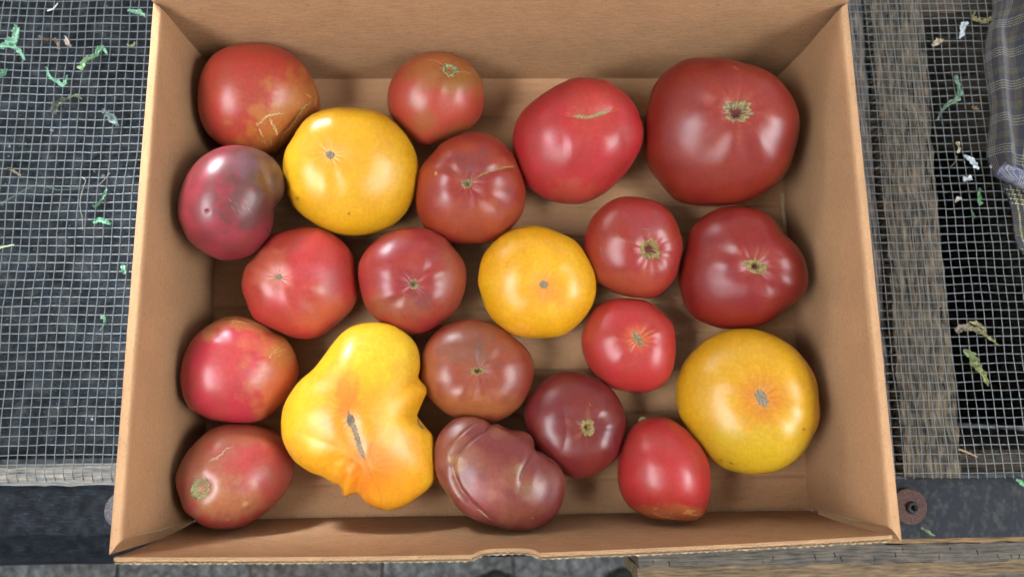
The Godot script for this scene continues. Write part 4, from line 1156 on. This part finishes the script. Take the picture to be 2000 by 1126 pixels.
	tomato("dark_tomato", "small darkest maroon tomato beside the folded one, with a round tan scar", "dark tomatoes in the box", Vector3(0.0445, 0.0242, 0.0969), Basis(Vector3(0.9939, 0.1096, 0.0091), Vector3(-0.1093, 0.9934, -0.0336), Vector3(-0.0128, 0.0324, 0.9994)),
		[32.5, 32.3, 32.4, 33.3, 33.6, 33.1, 33.5, 34.1, 34.0, 33.8, 33.0, 32.0, 31.0, 30.8, 30.9, 30.8, 31.0, 31.2, 32.0, 33.5, 34.4, 34.8, 34.7, 34.7, 34.9, 35.2, 35.1, 34.5, 33.6, 32.8, 32.5, 32.9, 33.4, 33.4, 33.6, 33.1],
		25.2, 23.9, 2.25, {"core": 0.42, "base": Color("6a1c1e"), "mottle": Color("73261e"),
		"dimples": [[8.2, 1.7, 8.9, 3.8]],
		"ribs": [[8.2, 1.7, 5, 0.3, 1.2, 27.3]],
		"creases": [[[Vector2(-7.3, -12.4), Vector2(-6.4, -2.3), Vector2(-6.0, 7.7), Vector2(-8.8, 19.7)], 8.9, 1.8, 0]],
		"blobs": [["blossom_scar", 8.4, 1.9, 5.0, 6.3, 0.0, 0.25, Color("8d7846")]],
		"lines": [["speck", [Vector2(9.1, -13.6), Vector2(10.2, -11.3)], 0.4, Color("c0905a"), 0], ["scar_fibre", [Vector2(7.2, 0.7), Vector2(9.2, 3.7)], 0.5, Color("8d7846"), 0], ["scar_fibre", [Vector2(9.2, 0.2), Vector2(6.7, 3.2)], 0.5, Color("8d7846"), 0]]})
	tomato("red_tomato", "egg-shaped red tomato at the front wall with yellow cracks at its end", "red tomatoes in the box", Vector3(0.1007, 0.0291, 0.1256), Basis(Vector3(0.9735, 0.2284, -0.0079), Vector3(-0.2281, 0.9691, -0.0944), Vector3(-0.0139, 0.0937, 0.9955)),
		[28.5, 29.0, 30.1, 31.6, 33.7, 35.3, 35.5, 33.9, 32.0, 31.3, 31.3, 31.8, 32.2, 32.5, 32.6, 32.0, 31.3, 30.5, 29.7, 29.5, 29.8, 30.5, 31.4, 32.5, 33.4, 33.6, 33.5, 33.1, 32.1, 30.5, 29.2, 28.4, 28.0, 27.9, 28.0, 28.1],
		29.7, 28.8, 2.10, {"core": 0.42, "base": Color("b12c2a"), "mottle": Color("aa322a"),
		"patches": [[3.1, 27.5, 25.0, 5.6, Color("b4763a"), 0.5], [-13.2, -31.3, 3.8, 1.9, Color("b9703c"), 0.6]],
		"blobs": [["blossom_scar", -12.6, -31.7, 2.5, 1.1, -0.3, 0, Color("8f7c54")]],
		"lines": [["growth_crack", [Vector2(-8.4, 25.0), Vector2(-5.6, 27.1), Vector2(-0.5, 28.6), Vector2(2.5, 27.2)], 0.6, Color("d0aa60"), 0], ["growth_crack", [Vector2(3.1, 26.3), Vector2(2.0, 25.7)], 0.6, Color("d0aa60"), 0], ["growth_crack", [Vector2(10.0, 25.5), Vector2(12.3, 24.1), Vector2(17.0, 24.4), Vector2(18.1, 25.1)], 0.6, Color("d0aa60"), 0], ["growth_crack", [Vector2(-0.5, 28.9), Vector2(5.3, 29.5)], 0.6, Color("d0aa60"), 0], ["growth_crack", [Vector2(13.4, 26.1), Vector2(18.1, 27.3), Vector2(19.9, 26.4)], 0.6, Color("d0aa60"), 0], ["growth_crack", [Vector2(-7.7, 23.4), Vector2(-5.4, 22.8)], 0.6, Color("d0aa60"), 0], ["growth_crack", [Vector2(10.0, 25.9), Vector2(15.2, 25.0)], 0.6, Color("d0aa60"), 0]]})


# ---------------------------------------------------------------- cloth, leaves, litter, shoes
func leaf(called: String, label: String, category: String, path: Array, widths: Array, tints: Array, salt: int, curl := 0.003, group := "") -> void:
	var curve := Curve3D.new()
	for k in path.size():
		var a: Vector2 = path[maxi(k - 1, 0)]
		var b: Vector2 = path[mini(k + 1, path.size() - 1)]
		var d := (b - a) / 6.0 * 0.001
		var p: Vector2 = path[k] * 0.001
		curve.add_point(Vector3(p.x, 0, p.y), Vector3(-d.x, 0, -d.y), Vector3(d.x, 0, d.y))
	var long := curve.get_baked_length()
	var n := clampi(int(long / 0.0007), 8, 60)
	var cross := 10
	var verts := PackedVector3Array()
	var colors := PackedColorArray()
	var index := PackedInt32Array()
	var rows := widths.size() - 1
	for i in n + 1:
		var t := float(i) / n
		var p := curve.sample_baked(long * t, true)
		var q := curve.sample_baked(minf(long, long * t + 0.0004), true) - curve.sample_baked(maxf(0.0, long * t - 0.0004), true)
		var side := q.cross(Vector3.UP).normalized()
		var wk := t * rows
		var wi := mini(int(wk), rows - 1)
		var w := lerpf(widths[wi], widths[wi + 1], smoothstep(0.0, 1.0, wk - wi)) * 0.0005
		var hue: Color = (tints[0] as Color).lerp(tints[1], clampf(t + 0.35 * rough_noise.get_noise_2d(i * 2.0, salt * 9.0), 0.0, 1.0)).srgb_to_linear()
		for k in cross + 1:
			var s := 2.0 * k / cross - 1.0
			var jag := 1.0 + 0.85 * rough_noise.get_noise_3d(i * 3.1, signf(s) * 40.0, salt * 17.0)
			var fold := rough_noise.get_noise_3d(i * 1.3, k * 2.6, salt * 23.0)
			var e := p + side * s * w * jag * (0.75 + 0.35 * fold)
			e.y = 0.0006 + curl * (0.35 + 0.65 * absf(s)) * (0.5 + 0.9 * fold) * (0.4 + 0.6 * sin(t * PI))
			e.y = maxf(e.y, 0.0) + 0.0022 * absf(rough_noise.get_noise_2d(i * 1.7, salt * 31.0))
			verts.append(e)
			colors.append(hue.lerp(Color(0.16, 0.17, 0.13), 0.28) * 0.85 * (0.45 + 0.7 * clampf(0.5 + 1.2 * fold, 0.0, 1.0)))
	for i in n:
		for k in cross:
			var a := i * (cross + 1) + k
			index.append_array([a, a + 1, a + cross + 1, a + 1, a + cross + 2, a + cross + 1])
	var o := piece(called, finish(verts, index, PackedVector2Array(), colors), leaf_mat)
	o.position = Vector3(0, -0.0036, 0)
	tag(o, label, category, group)


var leaf_mat := StandardMaterial3D.new()


func stalk(called: String, label: String, category: String, path: Array, width: float, color: Color, y := -0.0028, group := "") -> void:
	var curve := Curve3D.new()
	for k in path.size():
		var p: Vector2 = path[k] * 0.001
		curve.add_point(Vector3(p.x, y + 0.0012 * (k % 2), p.y))
	var pts := PackedVector3Array()
	var long := curve.get_baked_length()
	for i in 17:
		pts.append(curve.sample_baked(long * i / 16.0, true) + Vector3(0, 0, 0.0002 * sin(i * 1.9)))
	tag(piece(called, tube(pts, width * 0.0005, 5, 0.6), mat(color, 0.8)), label, category, group)


func table_bits() -> void:
	leaf_mat.vertex_color_use_as_albedo = true
	leaf_mat.roughness = 0.75
	leaf_mat.cull_mode = BaseMaterial3D.CULL_DISABLED
	leaf_mat.backlight_enabled = true
	leaf_mat.backlight = Color(0.25, 0.25, 0.25)
	var green := [Color("6fae86"), Color("7fb68e")]
	var deep := [Color("3d7a55"), Color("5a9a72")]
	var dry := [Color("8a8250"), Color("a99a58")]
	var straw := [Color("b7a184"), Color("cdbda0")]
	var pale := [Color("c3cad0"), Color("dde2e6")]
	var rot := [Color("2c3530"), Color("5c6a50")]
	# left of the box
	leaf("leaf", "largest torn green leaf at the left edge of the mesh, forked like a star", "leaf", [Vector2(-380, -184), Vector2(-371, -186), Vector2(-365.5, -190), Vector2(-364.5, -197), Vector2(-367, -203)], [3, 8, 9, 6, 1], green, 1)
	leaf("leaf", "pointed green leaf scrap just below the star-shaped leaf", "leaf", [Vector2(-371, -187.5), Vector2(-361.5, -181.5), Vector2(-356.5, -174)], [4, 4.5, 1.5], green, 2, 0.002)
	leaf("leaf", "long twisted green leaf with a yellow tip on the left mesh", "leaf", [Vector2(-315, -166), Vector2(-311, -173), Vector2(-304, -177), Vector2(-300, -184), Vector2(-296, -178)], [6, 4, 4.5, 5, 2], [Color("97b878"), Color("74b48c")], 3)
	leaf("leaf", "thin green leaf scrap shaped like a hook, left of the twisted one", "leaf", [Vector2(-340, -168), Vector2(-337, -161), Vector2(-330, -156), Vector2(-325.5, -154), Vector2(-324, -162)], [1.5, 2.5, 3.5, 4, 1], green, 4, 0.002)
	leaf("leaf", "withered black and green leaf curl on the left mesh", "leaf", [Vector2(-331, -131), Vector2(-328.5, -138), Vector2(-322, -142), Vector2(-316, -145.5), Vector2(-312, -143)], [6, 6, 3.5, 4, 2], [Color("262c2a"), Color("87905a")], 5, 0.004)
	leaf("leaf", "rolled dark leaf bundle nearest the box among the upper left scraps", "leaf", [Vector2(-296, -134), Vector2(-292, -131), Vector2(-288, -127), Vector2(-283, -121.5)], [3, 6, 6.5, 2], [Color("4d5a55"), Color("7f9a98")], 6, 0.004)
	leaf("leaf", "flat green leaf strip beside the top of the box's left wall", "leaf", [Vector2(-284, -214), Vector2(-277.5, -212.5), Vector2(-272, -211), Vector2(-270, -208.5)], [1.5, 4, 4.5, 2], green, 7, 0.0015)
	leaf("leaf", "small green leaf scrap halfway down the left mesh", "leaf", [Vector2(-296, -60), Vector2(-292, -63), Vector2(-289.5, -68), Vector2(-288, -74)], [3, 2, 3.5, 1.5], deep, 8, 0.002)
	leaf("leaf", "folded bright green leaf below the small scrap, left mesh", "leaf", [Vector2(-295, -48), Vector2(-290, -51), Vector2(-286, -49), Vector2(-282.5, -47.5)], [2.5, 5, 5.5, 2], [Color("62a878"), Color("58a070")], 9, 0.002)
	leaf("leaf", "tiny green leaf tip touching the box's left wall", "leaf", [Vector2(-272, -18), Vector2(-270.5, -14.5), Vector2(-270, -11)], [2.5, 4, 2], green, 10, 0.0015)
	leaf("leaf", "curled dark green leaf with a pale rim at the left picture edge", "leaf", [Vector2(-375, -160), Vector2(-371, -162), Vector2(-367.5, -166)], [3, 5, 2.5], deep, 11, 0.003)
	leaf("leaf", "small green leaf hook low on the left mesh", "leaf", [Vector2(-284, 29), Vector2(-281, 24), Vector2(-281.5, 20), Vector2(-284, 20)], [1, 1.6, 2.2, 2.5], green, 12, 0.002)
	leaf("dry_flake", "thin brown dry flake at the top of the left mesh", "dry flake", [Vector2(-348, -193), Vector2(-343, -190), Vector2(-338, -191)], [2.5, 2, 1.5], [Color("6e5540"), Color("57432f")], 13, 0.002)
	leaf("dry_flake", "curled tan flake, middle one of three at the top of the left mesh", "dry flake", [Vector2(-336, -191), Vector2(-333, -186.5), Vector2(-331.5, -182)], [3, 3, 2], [Color("8a6a50"), Color("a88a6e")], 14, 0.003)
	leaf("dry_flake", "pale pinkish flake, right one of three at the top of the left mesh", "dry flake", [Vector2(-328.5, -193), Vector2(-326, -188), Vector2(-323.5, -184)], [1, 3.5, 2.5], [Color("cdb9ac"), Color("b59c8a")], 15, 0.002)
	leaf("dry_flake", "brown flake at the far left edge of the mesh, half way down", "dry flake", [Vector2(-361, -90), Vector2(-356, -88), Vector2(-350, -84)], [1, 2.5, 2], [Color("6a5a3a"), Color("84704a")], 16, 0.002)
	leaf("dry_flake", "yellowish crumb by the box's left wall, under the flat green strip", "dry flake", [Vector2(-282, -186), Vector2(-278, -185), Vector2(-275, -187)], [2, 2.5, 2], [Color("9a9a50"), Color("c7b860")], 17, 0.003)
	var pale_wire := Color(0.56, 0.54, 0.50)
	stalk("straw_stalk", "long bent pale straw hooked into the left mesh", "straw", [Vector2(-307, -83), Vector2(-303, -80), Vector2(-305.5, -73), Vector2(-305.5, -62), Vector2(-303.5, -51), Vector2(-302, -43)], 0.65, pale_wire)
	stalk("straw_stalk", "short pale green stalk poking in from the left picture edge", "straw", [Vector2(-362, -29.5), Vector2(-357, -31), Vector2(-350, -33)], 1.2, Color(0.66, 0.72, 0.55))
	stalk("straw_stalk", "forked pale rootlet near the box, right of the long bent straw", "straw", [Vector2(-287, -86), Vector2(-289.5, -81), Vector2(-295, -76)], 0.6, pale_wire)
	stalk("straw_stalk", "curved white straw at the top of the left mesh", "straw", [Vector2(-344, -214), Vector2(-339, -215), Vector2(-337, -220)], 0.9, Color(0.85, 0.83, 0.78))
	stalk("straw_stalk", "long thin greenish stem lying under the left mesh", "straw", [Vector2(-420, -70), Vector2(-395, -78), Vector2(-372, -92), Vector2(-350, -88), Vector2(-320, -92)], 1.6, Color(0.30, 0.36, 0.33), -0.050)
	# right of the box
	leaf("leaf", "twisted olive leaf touching the plaid shirt, top right", "leaf", [Vector2(367, -213), Vector2(365, -207), Vector2(371, -203.5), Vector2(378, -206), Vector2(386, -207)], [1.2, 3, 4.5, 4, 5.5], dry, 21, 0.004)
	leaf("paper_scrap", "white torn scrap on the upper right mesh", "scrap", [Vector2(361, -204), Vector2(357, -201), Vector2(355, -196), Vector2(352.5, -190)], [2.5, 6, 5, 2], pale, 22, 0.002)
	leaf("dry_flake", "crumpled tan flake left of the white scrap on the right mesh", "dry flake", [Vector2(330, -184), Vector2(335, -187), Vector2(340, -189)], [2, 6, 3.5], [Color("d0c4b4"), Color("a58a66")], 23, 0.003)
	leaf("leaf", "long shrivelled grey-green leaf hanging diagonally on the right mesh", "leaf", [Vector2(345, -160), Vector2(347, -150), Vector2(345, -142), Vector2(337, -136.5), Vector2(332, -132), Vector2(327.5, -124)], [3, 4.5, 5, 4, 2.5, 1.2], [Color("6d8f78"), Color("87a088")], 24, 0.004)
	leaf("dry_flake", "tan shred with a forked top on the right mesh, below the long leaf", "dry flake", [Vector2(341, -107), Vector2(341, -102), Vector2(339.5, -98)], [4, 4, 2], straw, 25, 0.003)
	leaf("paper_scrap", "lumpy greyish white scrap in the middle of the right mesh", "scrap", [Vector2(344.5, -96), Vector2(348, -93), Vector2(351, -89.5), Vector2(354, -85)], [2, 5, 6.5, 2], pale, 26, 0.003)
	leaf("paper_scrap", "square grey scrap caught under a wire, below the lumpy one", "scrap", [Vector2(342, -78), Vector2(345, -78), Vector2(348.5, -78.5)], [4.5, 4.5, 5], [Color("a8adb0"), Color("c8ccd2")], 27, 0.001)
	leaf("leaf", "bright green jagged leaf on the right mesh near the shirt hem", "leaf", [Vector2(353, -71), Vector2(352.5, -67), Vector2(351, -62), Vector2(353, -58)], [1, 3.5, 3, 5], [Color("5f9a5e"), Color("548a55")], 28, 0.002)
	leaf("leaf", "small crumb of green leaf under the jagged one", "leaf", [Vector2(345, -53), Vector2(346.5, -50), Vector2(346, -47)], [2, 3.5, 2], [Color("4f7d50"), Color("46704a")], 29, 0.002)
	leaf("paper_scrap", "thin white scrap beside the shirt's rolled hem", "scrap", [Vector2(367.5, -93), Vector2(366, -90), Vector2(363, -86.5)], [1, 2.5, 2.5], pale, 30, 0.001)
	leaf("dry_flake", "little white shred with a brown thread at the plank's edge", "dry flake", [Vector2(334, -60), Vector2(336, -62.5), Vector2(339, -62)], [2, 3.5, 1.5], [Color("c9c2b4"), Color("b8ac98")], 31, 0.002)
	leaf("dry_flake", "small orange-brown flake at the foot of the long shrivelled leaf", "dry flake", [Vector2(355, -134.5), Vector2(357.5, -133), Vector2(361, -133)], [1.5, 3.5, 2], [Color("9a6a3a"), Color("86582e")], 32, 0.002)
	leaf("leaf", "dry yellow-brown leaf with a purple stub, lower right mesh", "leaf", [Vector2(323, 36), Vector2(327, 33.5), Vector2(334, 34), Vector2(343, 38.5), Vector2(353, 46.5)], [6, 6, 5, 3.5, 1.2], [Color("6a5444"), Color("a8a060")], 33, 0.004)
	leaf("leaf", "narrow dry shred just above the dry yellow-brown leaf", "leaf", [Vector2(333, 29), Vector2(338, 30.5), Vector2(342, 33), Vector2(344.5, 37)], [1.5, 3.5, 3.5, 3], [Color("8f8350"), Color("9a8c58")], 34, 0.003)
	leaf("leaf", "ragged green-yellow leaf hanging below the dry one, lower right mesh", "leaf", [Vector2(327, 49), Vector2(331, 53), Vector2(332.5, 60), Vector2(337, 65), Vector2(341.5, 75)], [4, 8, 6, 6, 1.5], [Color("75864e"), Color("9a9448")], 35, 0.005)
	stalk("straw_stalk", "short tan straw at the bottom of the right mesh by the plank", "straw", [Vector2(315.5, 118), Vector2(320, 120), Vector2(328, 123.5)], 1.6, Color(0.60, 0.50, 0.36))
	stalk("straw_stalk", "brown thread tied to the tan shred on the right mesh", "straw", [Vector2(340, -96), Vector2(337, -91), Vector2(333.5, -87)], 0.6, Color(0.50, 0.42, 0.34))
	leaf("leaf", "bright green leaf fragment on the right strap at the picture edge", "leaf", [Vector2(353, 139), Vector2(356, 141), Vector2(358.5, 144)], [2, 4.5, 2], [Color("58b070"), Color("68b878")], 36, 0.0015)
	leaf("grass_blade", "short green grass blade lying beside the rusty washer", "grass blade", [Vector2(283, 170), Vector2(287, 172.5), Vector2(292, 175.5)], [1.5, 2.2, 1], [Color("6f8f4c"), Color("7f9a58")], 37, 0.001)
	litter()
	shirt()
	shoes()


func litter() -> void:
	var rng := RandomNumberGenerator.new()
	rng.seed = 77
	var flake := finish(PackedVector3Array([Vector3(-0.5, 0, -0.3), Vector3(0.4, 0.25, -0.5), Vector3(0.6, 0.05, 0.3), Vector3(-0.2, 0.3, 0.5), Vector3(-0.6, 0.0, 0.2)]), PackedInt32Array([0, 1, 2, 0, 2, 3, 0, 3, 4]))
	var m := mat(Color.WHITE, 0.9)
	m.vertex_color_use_as_albedo = true
	for side in 2:
		var mm := MultiMesh.new()
		mm.transform_format = MultiMesh.TRANSFORM_3D
		mm.use_colors = true
		mm.mesh = flake
		mm.instance_count = 700 if side == 0 else 260
		for i in mm.instance_count:
			var s := 0.0006 + 0.0022 * pow(rng.randf(), 4.0)
			var x := rng.randf_range(-0.47, -0.19) if side == 0 else rng.randf_range(0.31, 0.5)
			var z := rng.randf_range(-0.33, 0.12)
			var b := Basis.from_euler(Vector3(rng.randf_range(-0.4, 0.4), rng.randf() * TAU, rng.randf_range(-0.4, 0.4))).scaled(Vector3(s, s, s))
			mm.set_instance_transform(i, Transform3D(b, Vector3(x, -0.0535 if side == 0 else -0.505, z)))
			var c: Color = [Color(0.012, 0.011, 0.012), Color(0.016, 0.012, 0.01), Color(0.03, 0.025, 0.02), Color(0.20, 0.21, 0.23), Color(0.05, 0.06, 0.04)][rng.randi() % 5]
			if side == 1:
				c = [Color(0.02, 0.03, 0.02), Color(0.03, 0.028, 0.02), Color(0.05, 0.05, 0.05)][rng.randi() % 3]
			mm.set_instance_color(i, c)
		var o := MultiMeshInstance3D.new()
		o.multimesh = mm
		o.material_override = m
		o.name = numbered("litter")
		o.set_meta("kind", "stuff")
		tag(o, "fine dark and pale crumbs scattered on the tray under the left mesh" if side == 0 else "sparse crumbs on the soil deep under the right mesh", "litter")
		add_child(o)


func shirt() -> void:
	var weave := picture(512, 512, func(x: int, y: int):
		var navy := Color(0.22, 0.245, 0.32)
		var cream := Color(0.74, 0.72, 0.62)
		var plum := Color(0.30, 0.25, 0.27)
		var ochre := Color(0.43, 0.40, 0.28)
		var pick := func(t: int):
			var k: int = t % 104
			if k in [8, 9, 16, 17, 24, 25, 32, 33]:
				return cream
			if k > 48 and k < 62:
				return plum
			if k > 70 and k < 90:
				return ochre if k % 4 < 2 else navy
			return navy
		var over := (x / 2 + y / 2) % 2 == 0
		var c: Color = pick.call(x) if over else pick.call(y)
		var g := 0.72 + 0.40 * rough_noise.get_noise_2d(x * 3.3, y * 3.3)
		return c * g)
	var cloth := relief(mat(Color(1.25, 1.2, 1.1), 0.95, weave), weave, 0.03)
	cloth.rim_enabled = true
	cloth.rim = 0.4
	var root := thing("plaid_shirt", "crumpled navy and cream plaid shirt lying on the right mesh", "shirt", Vector3(0, -0.0036, 0))
	var edge := Curve2D.new()
	for p in [Vector2(0.3860, -0.330), Vector2(0.3820, -0.250), Vector2(0.3805, -0.214), Vector2(0.3745, -0.185), Vector2(0.3705, -0.160), Vector2(0.3685, -0.132), Vector2(0.3645, -0.095), Vector2(0.3675, -0.081), Vector2(0.3770, -0.0745)]:
		edge.add_point(p)
	var long := edge.get_baked_length()
	var body := sheet(func(a: float, b: float):
		var e := edge.sample_baked(long * b)
		var s := 1.0 - cos(a * PI * 0.5)
		var x := lerpf(e.x, 0.56, s) + 0.002 * sin(b * 19.0)
		var z := e.y + s * 0.11 * smoothstep(0.7, 1.0, b)
		var lift := 0.019 * (1.0 - pow(1.0 - minf(a * 2.6, 1.0), 2.2))
		var fold := 0.0085 * sin((x - 0.36) * 190.0 + 9.0 * (z + 0.2)) + 0.009 * soft_noise.get_noise_2d(x * 900.0, z * 300.0) + 0.004 * sin((x - 0.36) * 70.0 - 24.0 * z)
		return Vector3(x, 0.001 + lift + fold * minf(1.0, a * 4.0), z), Vector3(0, -0.0009, 0), 90, 150, Vector2(0.36, 0.52))
	piece("cloth_body", body, cloth, root)
	var hem_mat := relief(mat(Color(1.6, 1.6, 1.65), 0.95, weave), weave, 0.03)
	var pts := PackedVector3Array()
	for i in 30:
		var t := i / 29.0
		pts.append(Vector3(lerpf(0.3645, 0.470, t), 0.008 + 0.012 * sin(minf(t * 2.6, 1.57)), -0.0835 + 0.062 * t + 0.004 * sin(t * 5.0)))
	piece("hem", tube(pts, 0.0062, 14), mapped(hem_mat, Vector3(14, 14, 14)), root)
	var tail := sheet(func(a: float, b: float):
		var x := lerpf(0.3715 + 0.004 * sin(b * 5.0), 0.50, a)
		var z := lerpf(-0.074, -0.020, b) + 0.03 * a
		x += 0.012 * pow(b, 2.5)
		return Vector3(x, 0.001 + 0.009 * (1.0 - pow(1.0 - minf(a * 3.0, 1.0), 2.0)) + 0.003 * soft_noise.get_noise_2d(x * 600.0, z * 600.0), z), Vector3(0, -0.0009, 0), 40, 30, Vector2(0.13, 0.06))
	piece("cloth_tail", tail, relief(mat(Color(1.3, 1.25, 1.05), 0.95, weave), weave, 0.03), root)


func shoes() -> void:
	var rubber := mapped(mat(Color(0.34, 0.38, 0.31), 0.6, cloudy_tex), Vector3(6, 6, 6))
	var labels := ["left olive green shoe on the paving below the table front", "right olive green shoe on the paving below the table front"]
	for k in 2:
		var x: float = -0.012 if k == 0 else 0.205
		var root := thing("shoe", labels[k], "shoe", Vector3(x, -0.752, 0.37), "shoes of the person at the table")
		var verts := PackedVector3Array()
		var index := PackedInt32Array()
		var n := 28
		var rows := 26
		for j in rows + 1:
			var t := float(j) / rows
			var z := 0.30 * t
			var half := 0.052 * pow(sin(PI * clampf(0.06 + 0.90 * t, 0.0, 1.0)), 0.42) * (1.0 - 0.12 * t)
			var tall := (0.055 + 0.05 * smoothstep(0.3, 0.8, t)) * pow(clampf(t * 9.0 + 0.12, 0.0, 1.0), 0.5) * pow(clampf((1.0 - t) * 9.0 + 0.2, 0.0, 1.0), 0.4)
			for i in n:
				var a := TAU * i / n
				verts.append(Vector3(cos(a) * half, maxf(0.0, tall * 0.45 + sin(a) * tall * 0.55), z))
		for j in rows:
			for i in n:
				var a := j * n + i
				var b := j * n + (i + 1) % n
				index.append_array([a, b, a + n, b, b + n, a + n])
		for i in range(1, n - 1):
			index.append_array([0, i + 1, i, rows * n, rows * n + i, rows * n + i + 1])
		piece("upper", finish(verts, index), rubber, root)
		var sole := CylinderMesh.new()
		sole.top_radius = 0.055
		sole.bottom_radius = 0.056
		sole.height = 0.014
		var so := piece("sole", sole, mat(Color(0.16, 0.17, 0.15), 0.8), root)
		so.scale = Vector3(1.0, 1.0, 2.8)
		so.position = Vector3(0, 0.007, 0.15)
